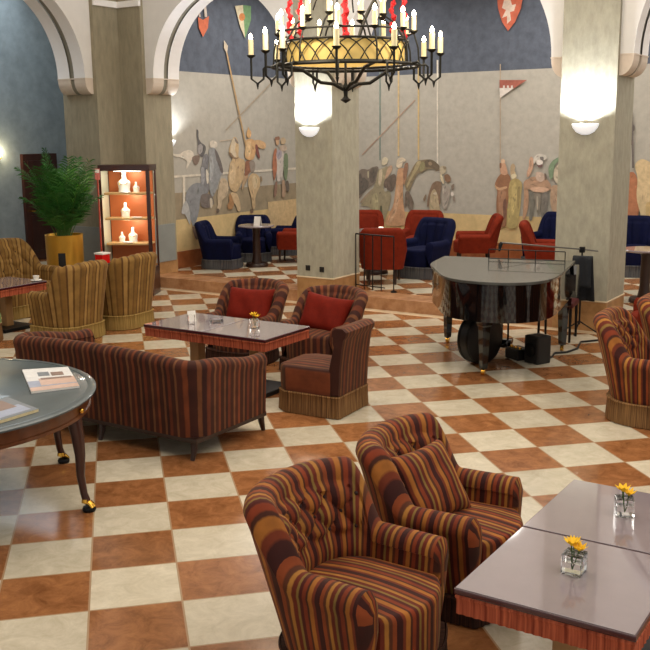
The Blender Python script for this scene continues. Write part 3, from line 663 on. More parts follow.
def tub_chair(name, label, cat, fab, fringe, w=.38, xb=-.42, xf=.26, sf=.40, ha=.56, hb=.82, th=.13, lean=.09, rx=.40, ry=None, zs=.42,
              mode='button', legs=None, c0=.0, c1=.7, scallop=0, skirt_h=.15, group=None, sp=.078, zt=.52, seatfab=None, dome=.03, crown=.0, taper=.03):
    root = thing(name, label, cat, group=group)
    wc = w - th / 2; xbc = xb + th / 2; ry = ry or wc
    path = u_path(wc, xbc, xf, rx, ry)
    xc = xbc + rx
    def bw(p):
        x, y, nx, ny, s = p
        return smst(((xc - x) / rx - c0) / (c1 - c0))
    L = path[-1][4]; m = path[len(path) // 2][4]
    def hf(p):
        h = ha + (hb - ha) * bw(p) + crown * bw(p) * (1 - (p[1] / wc) ** 2)
        if scallop: h += scallop * abs(math.sin(PI * (p[4] - m) / .10)) * bw(p)
        return h
    def leanf(p): return lean * bw(p) + .015
    def tuft(p, z, s):
        b = bw(p)
        if mode == 'button':
            k = smst((z - zt) / .05) * b; p_, q_ = s / sp, (z - .56) / (sp * .95)
            pil = math.sqrt(abs(math.sin(PI * (p_ + q_) / 2) * math.sin(PI * (p_ - q_) / 2)))
            return .046 * pil ** .8 * k + .022 * (1 - k) * b * math.sin(PI * max(0, min(1, (z - zs + .02) / (zt - zs + .06))))
        if mode == 'channel':
            return .03 * abs(math.sin(PI * s / sp)) ** .6 * b
        return .012 * b
    z0 = skirt_h - .02 if not legs else legs
    bk = shell(path, th, z0, zs - .06, hf, leanf, tuft, taper).build('backrest', fab, root)
    if mode == 'button':
        for q in range(0, 4):
            z = .56 + q * sp * .95
            for k in range(-5, 6):
                if (k + q) % 2: continue
                s = m + k * sp
                if not 0 < s < L: continue
                pp = min(path, key=lambda e: abs(e[4] - s))
                h = hf(pp)
                if bw(pp) < .75 or z > h - .09: continue
                f = (z - (h - th / 2 - .008)) / (zs - .06 - (h - th / 2 - .008)); o = -th / 2 + leanf(pp) * max(0, 1 - f) ** 1.3 - .004
                MB().sphere((pp[0] + pp[2] * o, pp[1] + pp[3] * o, z), .011, 6).build('button', MT['button'], bk)
    ip = outline(u_path(wc, xbc, sf - .10, rx, ry), -th / 2 + .012, sf - .10, .10)
    seat_pad(ip, zs, zs - z0, dome).build('seat', seatfab or fab, root)
    if legs:
        for sx, sy in ((sf - .10, 1), (sf - .10, -1), (xb + .16, 1), (xb + .16, -1)):
            yy = sy * (w - .10) * (1 if sx > 0 else .8)
            MB().tube([(sx, yy, legs + .03), (sx + (.01 if sx > 0 else -.03), yy, 0)], [.026, .016], 8).build('leg', MT['darkwood'], root)
    else:
        op = outline(path, th / 2 - .012 - max(0, taper - .035), xf + .02, sf - xf - .02)
        skirt(op, .006, skirt_h).build('fringe_skirt', fringe, root)
    return root
def cushion(name, label, fab, size, t, loc, rot, group=None, uv=1):
    n = 22; mb = MB(); sx_, sy_ = size if isinstance(size, tuple) else (size, size)
    for sgn in (1, -1):
        G = []
        for i in range(n + 1):
            row = []
            for j in range(n + 1):
                a, b = -1 + 2 * i / n, -1 + 2 * j / n
                pinch = 1 - .10 * (1 - (a * a)) * abs(b) ** 3 - 0
                x = a * sx_ / 2 * (1 - .10 * (1 - b * b) * abs(a) ** 2); y = b * sy_ / 2 * (1 - .10 * (1 - a * a) * abs(b) ** 2)
                z = sgn * t / 2 * ((1 - a ** 4) * (1 - b ** 4)) ** .55 + .006 * math.sin(a * 7 + b * 3) * (1 - a * a) * (1 - b * b)
                row.append((x, y, z))
            G.append(row)
        G = np.array(G); mb.grid(G, G[..., :2] if uv else G[..., 1::-1])
    o = mb.build(name, fab, None); o.location = loc; o.rotation_euler = rot
    return tag(o, label, 'cushion', group)

# ------------------------------------------------------------------ rust striped tub armchairs
AG = 'rust striped tub armchairs'
armA = tub_chair('tub_armchair', 'nearest rust striped tub armchair with button-tufted back, no cushion, beside the near table', 'armchair', STR, FR_D, group=AG, w=.375, hb=.86, ha=.57, xb=-.34, xf=.28, sf=.41, rx=.25, ry=.27, c0=.10, c1=.64, lean=.095, taper=.06, crown=.0)
armA.location = (1.42, .29, 0); armA.rotation_euler = (0, 0, math.radians(-2))
armB = copy_to(armA, 'second nearest rust striped tub armchair, with a striped cushion tilted on its seat', (1.45, 1.20, 0), math.radians(3), AG)
cushion('cushion', 'striped cushion leaning in the second nearest tub armchair', STR, .42, .18, (1.36, 1.16, .585), (math.radians(8), math.radians(56), math.radians(-14)), None, 0)
armF = tub_chair('tub_armchair', 'rust striped tub armchair at the right edge with a tall brown fringe, seen from behind', 'armchair', STR, FR_B, group=AG, w=.40, hb=.90, ha=.58, xb=-.38, xf=.28, sf=.41, rx=.26, ry=.28, c0=.2, c1=.95, lean=.10, taper=.05, skirt_h=.20)
armF.location = (1.56, 5.0, 0)
armG = copy_to(armF, 'rust striped tub armchair at the right edge, half hidden behind the chair with brown fringe', (1.66, 5.98, 0), 0, AG)
DG = 'channel back tub chairs at the middle tables'
chD = tub_chair('tub_chair', 'channel-backed tub chair with red cushion behind the left half of the middle tables', 'armchair', STRD, FR_D, w=.37, xb=-.38, xf=.24, sf=.36, ha=.52, hb=.80, th=.11, lean=.10, mode='channel', sp=.12, group=DG, crown=.03)
chD.location = (-2.79, 5.0, 0); chD.rotation_euler = (0, 0, math.radians(-84))
chE = copy_to(chD, 'channel-backed tub chair with red cushion behind the right half of the middle tables', (-1.80, 5.0, 0), math.radians(-92), DG)
cushion('cushion', 'red cushion on the tub chair behind the left middle table', MT['redfabric'], (.56, .42), .20, (-2.76, 5.03, .58), (math.radians(66), 0, math.radians(8)), 'red cushions')
cushion('cushion', 'red cushion on the tub chair behind the right middle table', MT['redfabric'], (.56, .42), .20, (-1.78, 5.03, .58), (math.radians(66), math.radians(6), math.radians(2)), 'red cushions')
# slipper chair at the end of the middle tables
c = thing('slipper_chair', 'armless rust striped slipper chair with scrolled back, right of the middle tables', 'chair')
prof = [(-.20, .36), (-.23, .5), (-.27, .64), (-.27, .70), (-.245, .73), (-.25, .77), (-.29, .80), (-.36, .80), (-.40, .77), (-.39, .73), (-.365, .70), (-.345, .6), (-.325, .45), (-.31, .2), (-.24, .2)]
def sweep_profile(prof, y0, y1, n=14, round_=.02):
    rows = []; uv = []; P = np.array(prof); cen = P.mean(0)
    for i in range(n + 1):
        f = i / n; y = y0 + (y1 - y0) * f; e = min(f, 1 - f) * (y1 - y0); k = 1 - .10 * max(0, 1 - e / round_) ** 2
        q = cen + (P - cen) * np.array([k, 1 - (1 - k) * .15]); rows.append(np.c_[q[:, 0], np.full(len(P), y), q[:, 1]]); uv.append(np.c_[np.full(len(P), y), q[:, 1]])
    mb = MB(); mb.grid(np.array(rows), np.array(uv), closed_v=True)
    mb.add(rows[0], [list(range(len(P)))], uv[0]); mb.add(rows[-1], [list(range(len(P)))], uv[-1]); return mb
sweep_profile(prof, -.27, .27).build('backrest', STRD, c)
sp_ = [(-.24, -.28), (-.24, .28), (.22, .28), (.32, .20), (.32, -.20), (.22, -.28)]
seat_pad(sp_, .42, .24, .03).build('seat', STRD, c)
skirt([(-.31, -.27), (-.31, .27), (.22, .275), (.325, .20), (.325, -.20), (.22, -.275)], .006, .20, .012).build('fringe_skirt', FR_B, c)
c.location = (-1.02, 3.80, 0); c.rotation_euler = (0, 0, math.radians(183))
# settee seen from behind
s = thing('settee', 'long dark striped settee seen from behind, in front of the middle tables', 'sofa')
path = u_path(.97, -.42, .40, .10, .10, nb=20)
shell(path, .11, .17, .36, lambda p: (.76 + .035 * max(0, 1 - (p[1] / .97) ** 2)) if p[0] < -.3 else .755 - .085 * smst((p[0] + .3) / .6), lambda p: .02, None, .0).build('backrest', STRD, s)
seat_pad(outline(u_path(.97, -.42, .36, .10, .10, nb=20), -.05, .36, .05), .43, .22).build('seat', STRD, s)
MB().box(-.47, .42, -1.02, 1.02, .135, .175, bev=.008).build('base_rail', MT['darkwood'], s, smooth=False)
for lx, ly in ((-.43, -.97), (-.43, .97), (.40, -.97), (.40, .97), (-.43, 0), (.40, 0)):
    k = 1 if lx > 0 else -1
    MB().tube([(lx, ly, .15), (lx + k * .01, ly, .08), (lx + k * .035, ly, 0)], [.032, .026, .018], 8).build('leg', MT['darkwood'], s)
s.location = (-2.05, 2.55, 0); s.rotation_euler = (0, 0, PI / 2)

# ------------------------------------------------------------------ low tables with fringed cloth
def low_table(label, loc, group, w=.735, h=.60):
    t = thing('low_table', label, 'table', loc, group=group); a = w / 2
    MB().box(-a, a, -a, a, h - .03, h - .004, bev=.006).build('table_edge', MT['tableedge'], t, smooth=False)
    MB().box(-a + .006, a - .006, -a + .006, a - .006, h - .006, h, bev=.002).build('tabletop', MT['tabletop'], t, smooth=False)
    P = [(-a + .012, -a + .012), (a - .012, -a + .012), (a - .012, a - .012), (-a + .012, a - .012)]
    skirt(P, h - .115, h - .028, .004, .003, 260).build('fringe', FR_R, t)
    MB().box(-.055, .055, -.055, .055, .04, h - .04, bev=.008).build('column', MT['tanwood'], t, smooth=False)
    MB().box(-.24, .24, -.24, .24, 0, .045, bev=.01).build('base', MT['blackmetal'], t, smooth=False)
    return t
LG = 'fringed low tables'
t1 = low_table('near fringed low table with a dark glossy top, in the bottom right corner', (2.37, .495, 0), LG)
copy_to(t1, 'fringed low table just beyond the nearest one, by the right edge', (2.37, 1.235, 0), 0, LG)
copy_to(t1, 'left one of the paired fringed low tables beyond the striped settee', (-2.625, 3.99, 0), 0, LG)
copy_to(t1, 'right one of the paired fringed low tables beyond the striped settee', (-1.885, 3.99, 0), 0, LG)
copy_to(t1, 'fringed low table at the left edge in front of the gold tufted sofa', (-6.46, 4.78, 0), 0, LG)
def flower_vase(label, loc, group=None, s=1.0, yellow=True):
    v = thing('flower_vase', label, 'vase', loc, group=group)
    a = .036 * s; h = .072 * s; P = []
    mb = MB(); mb.box(-a, a, -a, a, .0, h, bev=.004); mb.build('glass_cube', MT['glass'], v, smooth=False)
    MB().box(-a + .005, a - .005, -a + .005, a - .005, .012, h * .62).build('water', MT['water'], v, smooth=False)
    st = MB()
    rnd = random.Random(3)
    fl = MB()
    for k in range(3):
        ang = k * 2.1; ox, oy = .016 * s * math.cos(ang), .016 * s * math.sin(ang); oz = h + .012 * s + .01 * k * s
        st.tube([(0, 0, .02), (ox * .5, oy * .5, h * .6), (ox, oy, oz)], .0022 * s, 6)
        for i in range(7):
            b = 2 * PI * i / 7 + k; d = Vector((math.cos(b), math.sin(b), .55 + .3 * rnd.random())).normalized(); side = Vector((-math.sin(b), math.cos(b), 0))
            c0 = Vector((ox, oy, oz)); L = .037 * s
            pts = [c0, c0 + d * L * .55 + side * .009 * s, c0 + d * L + Vector((0, 0, .004)), c0 + d * L * .55 - side * .009 * s]
            lo = [p - Vector((0, 0, .0015)) for p in pts]
            fl.add(pts + lo, [(0, 1, 2, 3), (7, 6, 5, 4), (0, 4, 5, 1), (1, 5, 6, 2), (2, 6, 7, 3), (3, 7, 4, 0)])
        fl.sphere((ox, oy, oz + .004 * s), .007 * s, 6)
    st.build('stems', MT['stem'], v); fl.build('flowers', MT['yellow'], v, smooth=False)
    return v
v1 = flower_vase('small glass cube vase of yellow flowers on the nearest low table', (2.37, .52, .60), 'yellow flower vases', 1.2)
copy_to(v1, 'small glass cube vase of yellow flowers on the second table by the right edge', (2.37, 1.25, .60), .4, 'yellow flower vases')
copy_to(v1, 'small glass cube vase of yellow flowers on the right middle table', (-1.93, 4.02, .60), .8, 'yellow flower vases')
# small things on the left middle table
a = thing('ashtray', 'clear glass ashtray on the left middle table', 'ashtray', (-2.42, 4.05, .60))
MB().lathe([(.001, .004), (.05, .004), (.058, .035), (.065, .036), (.068, .0), (.001, 0)], 24).build('bowl', MT['glass'], a)
def folded_card(label, loc, rz, s=1):
    b = MB()
    for k in (1, -1):
        b.add([(-.05 * s, 0, .13 * s), (.05 * s, 0, .13 * s), (.05 * s, k * .04 * s, 0), (-.05 * s, k * .04 * s, 0), (-.05 * s, k * .003, .13 * s), (.05 * s, k * .003, .13 * s), (.05 * s, k * (.04 * s + .003), 0), (-.05 * s, k * (.04 * s + .003), 0)],
              [(0, 1, 2, 3), (4, 5, 6, 7), (0, 1, 5, 4), (3, 2, 6, 7), (0, 3, 7, 4), (1, 2, 6, 5)])
    o = b.build('folded_card', MT['paper'], None, smooth=False); o.location = loc; o.rotation_euler = (0, 0, rz); return tag(o, label, 'card')
folded_card('white folded card standing on the left middle table', (-2.68, 3.98, .60), .9, .8)
gw = MB().lathe([(.001, .003), (.03, .003), (.035, .09), (.038, .09), (.034, 0), (.001, 0)], 20).build('drinking_glass', MT['glass'], None); gw.location = (-2.58, 3.86, .60)
tag(gw, 'clear drinking glass on the left middle table next to the white card', 'glass')
# ------------------------------------------------------------------ round table with lion paw feet
r = thing('round_table', 'large round table with grey-green top and brass lion-paw feet, at the left edge', 'table', (-1.955, .50, 0))
R = 1.075
MB().lathe([(0, .735), (R - .02, .735), (R, .742), (R, .753), (R - .012, .76), (0, .76)], 96).build('tabletop', MT['leather'], r)
rim = MB().lathe([(R - .05, .7602), (R - .05, .7625), (R - .012, .7625), (R + .004, .754), (R + .004, .745), (R - .01, .742)], 96).build('edge_band', MT['leather'], r)
MB().lathe([(R - .12, .735), (R - .045, .735), (R - .045, .66), (R - .035, .655), (R - .035, .635), (R - .05, .63), (R - .12, .63)], 96).build('apron', MT['wood'], r)
for k in range(6):
    a = math.radians(26.5 + 60 * k); ca, sa = math.cos(a), math.sin(a)
    def at(rr, z): return (rr * ca, rr * sa, z)
    lg = MB().tube([at(R - .10, .72), at(R - .085, .62), at(R - .07, .52), at(R - .06, .38), at(R - .065, .24), at(R - .05, .12), at(R - .035, .07)], [.05, .05, .043, .034, .027, .024, .026], 10).build('leg', MT['mahogany'], r)
    pw = MB()
    pw.lathe([(.001, .085), (.026, .085), (.03, .06), (.001, .05)], 12, at(R - .04, 0))
    for q in (-.35, 0, .35):
        cx, cy = math.cos(a + q), math.sin(a + q)
        pw.tube([(at(R - .04, .06)), ((R - .04) * ca + .03 * cx, (R - .04) * sa + .03 * cy, .055), ((R - .04) * ca + .055 * cx, (R - .04) * sa + .055 * cy, .028)], [.018, .016, .011], 8)
    pw.build('lion_paw', MT['brass'], lg)
    MB().lathe([(.001, .03), (.04, .03), (.046, .015), (.04, 0), (.001, 0)], 16, at(R - .02, 0)).build('foot_pad', MT['blackmetal'], lg)
    MB().sphere(at(R - .035, .68), .018, 8).build('rosette', MT['brass'], r)
def magazine(label, quad, z, th, cols, pages):
    b = MB(); q = [Vector((x, y, 0)) for x, y in quad]
    def P(u, v): return q[0].lerp(q[1], u).lerp(q[3].lerp(q[2], u), v)
    c = [P(0, 0), P(1, 0), P(1, 1), P(0, 1)]
    cen = sum(c, Vector()) / 4
    mats = [pages]
    vs = [tuple(p + Vector((0, 0, zz))) for zz in (0, th) for p in c]
    o = thing('magazine', label, 'magazine', (cen.x, cen.y, z))
    pg = MB(); pg.add([Vector(v) - Vector((cen.x, cen.y, 0)) for v in vs], [(3, 2, 1, 0), (4, 5, 6, 7), (0, 1, 5, 4), (1, 2, 6, 5), (2, 3, 7, 6), (3, 0, 4, 7)])
    pg.build('pages', pages, o, smooth=False)
    cv = MB(); ms = []
    for k, (u0, u1, v0, v1, m) in enumerate(cols):
        zz = th + .001 + k * .0004
        pp = [P(u0, v0), P(u1, v0), P(u1, v1), P(u0, v1)]
        if m not in ms: ms.append(m)
        lo = [Vector((p.x - cen.x, p.y - cen.y, th)) for p in pp]; hi = [Vector((p.x - cen.x, p.y - cen.y, zz)) for p in pp]
        cv.add(lo + hi, [(4, 5, 6, 7), (0, 1, 5, 4), (1, 2, 6, 5), (2, 3, 7, 6), (3, 0, 4, 7)], mi=ms.index(m))
    cv.build('cover', ms, o, smooth=False); return o
def pm(n, *c): return mat(n, hexc(*c), .35, noise=.12, nscale=25)
cw, cb, cp, cbr, cg = pm('cover_white', 226, 224, 222), pm('cover_blue', 160, 166, 186), pm('cover_pink', 208, 176, 158), pm('cover_brown', 140, 112, 96), pm('cover_grey', 118, 122, 126)
magazine('white-covered magazine with a pale landscape picture, lying on the round table', [(-1.39, .88), (-1.23, 1.15), (-1.71, 1.49), (-1.93, 1.26)], .762, .014,
         [(0, 1, 0, 1, cw), (0.0, 1, .0, .16, cp), (0, 1, .16, .42, cb), (.25, 1, .2, .5, cp), (.3, .95, .44, .52, cbr), (.28, .52, .62, .80, cg), (.56, .82, .60, .76, cbr)], MT['paper'])
magazine('grey-covered magazine at the left edge of the round table', [(-1.02, .28), (-1.02, .62), (-1.40, .70), (-1.42, .36)], .762, .018,
         [(0, 1, 0, 1, cg), (.1, .9, .1, .5, cb), (.3, .8, .4, .9, cbr), (.0, .25, .2, .9, cw)], pm('cream_pages', 222, 204, 160))
# ------------------------------------------------------------------ gold striped seats on the left
GG = 'gold striped barrel chairs'
w1 = tub_chair('barrel_chair', 'gold striped barrel chair seen from behind, left one of the pair by the display cabinet', 'armchair', STRG, FR_G, w=.40, xb=-.40, xf=.20, sf=.34, ha=.60, hb=.90, th=.12, lean=.05, rx=.22, ry=.22, mode='button', scallop=.018, skirt_h=.19, group=GG, c0=-.1, c1=.55, crown=.04)
w1.location = (-5.42, 4.84, 0); w1.rotation_euler = (0, 0, math.radians(182))
copy_to(w1, 'gold striped barrel chair seen from behind, right one of the pair nearest the display cabinet', (-5.42, 5.72, 0), math.radians(184), GG)
g = tub_chair('tufted_sofa', 'gold button-tufted sofa at the left edge, below the palm', 'sofa', STRG, FR_G, w=.80, xb=-.40, xf=.30, sf=.40, ha=.62, hb=.98, th=.13, lean=.08, rx=.3, ry=.3, mode='button', sp=.13, zt=.46, skirt_h=.18, c0=.1, c1=.9, crown=.04)
g.location = (-7.24, 5.36, 0)
p = thing('pouf', 'low pouf with a green fabric top and brown fringe at the left edge', 'stool', (-6.12, 4.12, 0))
MB().lathe([(0, .36), (.12, .358), (.2, .345), (.235, .315), (.24, .26), (.235, .2)], 40).build('seat', MT['green'], p)
ang = [2 * PI * i / 40 for i in range(40)]
skirt([(.232 * math.cos(q), .232 * math.sin(q)) for q in ang], .005, .22, .01).build('fringe_skirt', FR_B, p)
cu = thing('coffee_cup', 'white coffee cup on the fringed table at the left edge', 'cup', (-6.18, 5.05, .60))
MB().lathe([(.001, .004), (.05, .006), (.07, .014), (.068, .018), (.03, .012), (.001, .012)], 24).build('saucer', MT['white_ceramic'], cu)
MB().lathe([(.001, .014), (.025, .014), (.036, .04), (.04, .07), (.037, .07), (.03, .03), (.001, .02)], 24).build('cup_body', MT['white_ceramic'], cu)
# ------------------------------------------------------------------ palm in a golden pot
pl = thing('potted_palm', 'bushy green palm in a tall golden pot beside the display cabinet', 'plant', (-7.43, 6.68, 0))
PZ = .99
pot = MB().lathe([(.001, 0), (.255, 0), (.262, .02), (.272, PZ - .02), (.278, PZ), (.25, PZ), (.245, PZ - .08), (.001, PZ - .08)], 48).build('golden_pot', MT['gold'], pl)
a0 = math.radians(-52)
patch = MB()
P = []
for i in range(7):
    a = a0 + math.radians(-11 + 22 * i / 6); P.append([(.2735 * math.cos(a), .2735 * math.sin(a), z) for z in (.44, .54, .64, .74)])
patch.grid(P); patch.build('dark_patch', MT['blackplastic'], pot)  # plain dark curved rectangle on the pot's side
MB().lathe([(.001, PZ - .05), (.246, PZ - .05)], 32).build('soil', MT['soil'], pl)
fr = MB(); stm = MB(); rnd = random.Random(11)
for k in range(46):
    a = k * 2.39996 + rnd.uniform(-.2, .2); t = (k % 29) / 29
    L = rnd.uniform(.8, 1.5) if k < 34 else rnd.uniform(.6, .95); el = math.radians(rnd.uniform(68, 88) if k < 34 else rnd.uniform(56, 68)); droop = rnd.uniform(.25, .62)
    base = Vector((rnd.uniform(.02, .10) * math.cos(a), rnd.uniform(.02, .10) * math.sin(a), PZ - .06)); h = Vector((math.cos(a), math.sin(a), 0))
    pts = []
    for i in range(13):
        u = i / 12; pts.append(base + h * (L * .78 * u * math.cos(el) + .22 * L * u * u * droop) + Vector((0, 0, L * (u * math.sin(el) - droop * .42 * u ** 2.6))))
    stm.tube(pts, [.008 - .006 * i / 12 for i in range(13)], 5)
    mi = 1 if rnd.random() < .3 else 0
    for i in range(3, 13):
        for half in (0, .5):
            u = min(1, (i + half) / 12); j = min(11, int(u * 12)); f = u * 12 - j; p0 = pts[j].lerp(pts[j + 1], f); tg = (pts[j + 1] - pts[j]).normalized()
            side = tg.cross(Vector((0, 0, 1)));
            if side.length < .05: side = Vector((-h.y, h.x, 0))
            side.normalize(); ll = .30 * math.sin(PI * (.14 + .80 * u)) + .05
            for sg in (1, -1):
                d = (side * sg + tg * .85 + Vector((0, 0, rnd.uniform(-.25, .1)))).normalized()
                n = d.cross(tg).normalized() * .011; w_ = tg.cross(n).normalized() * .012 if False else tg * .012
                m_ = p0 + d * ll * .5; e = p0 + d * ll + Vector((0, 0, -.35 * ll * rnd.random()))
                fr.add([p0 - w_ * .6, m_ - w_, e, m_ + w_, p0 + w_ * .6], [(0, 1, 2, 3, 4)], mi=mi)
stm.build('stems', MT['stem'], pl); fr.build('fronds', [MT['leaf'], MT['leafbright']], pl, smooth=False)

# ------------------------------------------------------------------ lit display cabinet with jewellery busts
cab = thing('display_cabinet', 'tall lit mahogany display cabinet with jewellery busts on its shelves, in the corner', 'cabinet', (-7.02, 7.64, 0), math.radians(27))
wd, dp, H = .385, .20, 1.98         # half width, half depth, height; front faces local -y
MB().box(-wd, wd, -dp, dp, 0, .42, bev=.006).build('base', MT['mahogany'], cab, smooth=False)
tp = MB().box(-wd - .01, wd + .01, -dp - .01, dp + .01, H - .09, H, bev=.008).build('top', MT['mahogany'], cab, smooth=False)
for sx in (-1, 1):
    for sy in (-1, 1):
        w_ = .028 if not (sx == 1 and sy == -1) else .05
        x0 = sx * wd - (w_ if sx > 0 else 0); y0 = sy * dp - (w_ if sy > 0 else 0)
        MB().box(x0, x0 + w_, y0, y0 + w_, .42, H - .09, bev=.004).build('post', MT['mahogany'], cab, smooth=False)
MB().box(-wd + .03, wd - .05, dp - .02, dp - .008, .42, H - .09).build('back_panel', MT['copper'], cab, smooth=False)
MB().box(-wd + .004, -wd + .010, -dp + .03, dp - .03, .42, H - .09).build('side_glass', MT['glass'], cab, smooth=False)
MB().box(-wd + .012, -wd + .02, -dp + .03, dp - .02, .42, H - .09).build('reflection_panel', mat('side_glass_reflection', hexc(206, 214, 190), .3), cab, smooth=False)  # pale green-white sheet stands for the lit reflection in the side glass
for k, z in enumerate((.80, 1.18, 1.56)):
    MB().box(-wd + .05, wd - .05, -dp + .05, dp - .03, z - .03, z, bev=.004).build('shelf', MT['palewood'], cab, smooth=False)
MB().box(-.2, .2, -.05, .05, H - .105, H - .09).build('strip_light', mat('cabinet_strip_light', (1, .95, .85), .4, emit=2.5), tp, smooth=False)
def cabp(x, y, z): return cab.matrix_basis @ Vector((x, y, z))
cab.matrix_basis = Matrix.Translation((-7.02, 7.64, 0)) @ Matrix.Rotation(math.radians(27), 4, 'Z')
for k, z in enumerate((1.86, 1.50, 1.12)):
    lamp('cabinet_light', 'POINT', cabp(.0, -.12, z), 5, (1, .93, .8), radius=.04)
def bust(label, loc, s, rz):
    b = thing('jewellery_bust', label, 'display bust', loc, rz, 'white jewellery busts')
    n = 20; prof = [(.001, 0), (.09, 0), (.094, .015), (.088, .05), (.098, .11), (.104, .145), (.095, .17), (.06, .192), (.04, .21), (.033, .24), (.031, .30), (.028, .312), (.001, .318)]
    MB().lathe([(r_ * s, z_ * s) for r_, z_ in prof], n, sy=.55).build('bust_form', MT['white_ceramic'], b)
    ring = [(.07 * s * math.cos(q), -.052 * s - .02 * s * (1 + math.sin(q)) * 0 + .0, (.17 + .05 * math.sin(q)) * s) for q in [2 * PI * i / 20 for i in range(21)]]
    MB().tube(ring, .004 * s, 5, cap=False).build('necklace', MT['brass'], b)
    return b
names = ['upper', 'middle', 'bottom']
for k, z in enumerate((1.56, 1.18, .80)):
    bust('larger white jewellery bust on the %s shelf of the display cabinet' % names[k], cabp(-.06 + .10 * (k == 2), .0, z), [.98, .72, .72][k], math.radians(27))
    if k != 1: bust('smaller white jewellery bust on the %s shelf of the display cabinet' % names[k], cabp(.12 - .26 * (k == 2), .02, z), .5, math.radians(30))
    tr = MB().lathe([(.001, 0), (.08, 0), (.10, .012), (.095, .016), (.001, .010)], 24, sy=.6).build('display_tray', MT['white_ceramic'], None); tr.location = cabp(.14 if k == 1 else -.02, -.09, z)
    tag(tr, 'white display tray on the %s shelf of the cabinet' % names[k], 'tray', 'white display trays')
# red lamp stand beside the cabinet
rl = thing('red_lantern', 'small red glass cube with white rim on a pedestal, left of the display cabinet', 'lantern', (-6.72, 6.74, 0))
MB().box(-.11, .11, -.11, .11, 0, .60, bev=.006).build('pedestal', MT['mahogany'], rl, smooth=False)
MB().box(-.075, .075, -.075, .075, .60, .73, bev=.008).build('red_cube', MT['redglass'], rl, smooth=False)
MB().box(-.085, .085, -.085, .085, .73, .755, bev=.006).build('white_rim', MT['white_ceramic'], rl, smooth=False)
sg = thing('sign_post', 'slim red sign post with a small red and white card, between palm and display cabinet', 'sign', (-6.98, 6.98, 0))
MB().lathe([(.001, 0), (.10, 0), (.10, .012), (.012, .03), (.001, .03)], 24).build('base', MT['brass'], sg)
MB().tube([(0, 0, .02), (0, 0, 1.85)], .013, 8).build('pole', mat('red_pole', hexc(176, 70, 50), .4), sg)
MB().box(-.035, .035, -.012, .006, 1.78, 1.94, bev=.003).build('card', mat('red_card', hexc(206, 110, 100), .5), sg, smooth=False)
MB().box(-.028, .028, -.014, -.011, 1.88, 1.93).build('card_header', MT['paper'], sg, smooth=False)
for n_ in list(sg.children): pass
sg.rotation_euler = (0, 0, math.radians(40))

# ------------------------------------------------------------------ gallery seating
RG, BG = 'red gallery armchairs', 'navy gallery armchairs'
rd = tub_chair('gallery_armchair', 'red velvet armchair seen from behind the railing by the middle pillar', 'armchair', MT['redvelvet'], FR_N, w=.345, xb=-.37, xf=.28, sf=.36, ha=.56, hb=.87, th=.11, lean=.07, rx=.16, ry=.16, mode='none', legs=.24, zs=.43, group=RG, c0=.2, c1=.9)
rd.location = (-3.66, 9.56, UP); rd.rotation_euler = (0, 0, math.radians(118))
copy_to(rd, 'red velvet armchair half hidden behind the middle pillar, facing the railing chair', (-5.25, 11.7, UP), math.radians(-60), RG)
copy_to(rd, 'red velvet armchair seen behind the navy armchair near the piano', (-4.32, 12.1, UP), math.radians(-75), RG)
copy_to(rd, 'red velvet armchair facing left by the fresco wall, above the piano lid', (-3.24, 12.0, UP), math.radians(209), RG)
copy_to(rd, 'red velvet armchair facing right, beside the right pillar', (-1.68, 11.3, UP), math.radians(20), RG)
copy_to(rd, 'red velvet armchair with low back left of the middle pillar, at the small round table', (-6.23, 10.99, UP), math.radians(205), RG)
copy_to(rd, 'red velvet armchair on the lower floor by the right edge, beyond the striped chairs', (1.02, 7.55, 0), math.radians(200), RG)
nv = tub_chair('gallery_armchair', 'navy velvet armchair with grey fringe facing left, behind the piano', 'armchair', MT['bluevelvet'], FR_N, w=.355, xb=-.38, xf=.28, sf=.38, ha=.58, hb=.90, th=.13, lean=.09, rx=.18, ry=.18, mode='channel', sp=.16, skirt_h=.19, zs=.45, group=BG, c0=.2, c1=.9)
nv.location = (-3.42, 10.45, UP); nv.rotation_euler = (0, 0, math.radians(262))
copy_to(nv, 'navy velvet armchair with grey fringe facing right, at the far left gallery table', (-6.90, 9.70, UP), math.radians(22), BG).scale = (.88,) * 3
copy_to(nv, 'navy velvet armchair facing the room behind the far left gallery table', (-7.0, 10.74, UP), math.radians(-52), BG).scale = (.88,) * 3
copy_to(nv, 'navy velvet armchair seen edge-on between the table and the middle pillar', (-7.04, 11.8, UP), math.radians(200), BG).scale = (.88,) * 3
copy_to(nv, 'navy velvet armchair showing only its back beside the right pillar', (-2.05, 12.35, UP), math.radians(-100), BG)
copy_to(nv, 'navy velvet armchair to the right of the right pillar, by the fresco', (-.62, 12.2, UP), math.radians(-70), BG)
TG = 'round gallery tables'
gt = thing('gallery_table', 'small round dark gallery table with a thick pedestal, between navy and red armchairs at left', 'table', (-6.47, 10.12, UP), group=TG)
gt.scale = (.9, .9, 1)
MB().lathe([(.001, .68), (.33, .68), (.345, .69), (.345, .70), (.335, .71), (.001, .71)], 48).build('tabletop', MT['tabletop'], gt)
MB().lathe([(.001, .68), (.09, .68), (.07, .60), (.075, .2), (.10, .06), (.001, .06)], 24).build('pedestal', MT['darkwood'], gt)
MB().lathe([(.001, .06), (.2, .06), (.22, .03), (.22, 0), (.001, 0)], 32).build('base', MT['darkwood'], gt)
copy_to(gt, 'small round gallery table behind the railing chair at the middle pillar', (-4.24, 10.36, UP), 0, TG)
copy_to(gt, 'small round gallery table to the right of the right pillar', (.22, 9.75, UP), 0, TG)
folded_card('white folded card on the far left gallery table', (-6.42, 10.10, UP + .71), .2, 1.15)
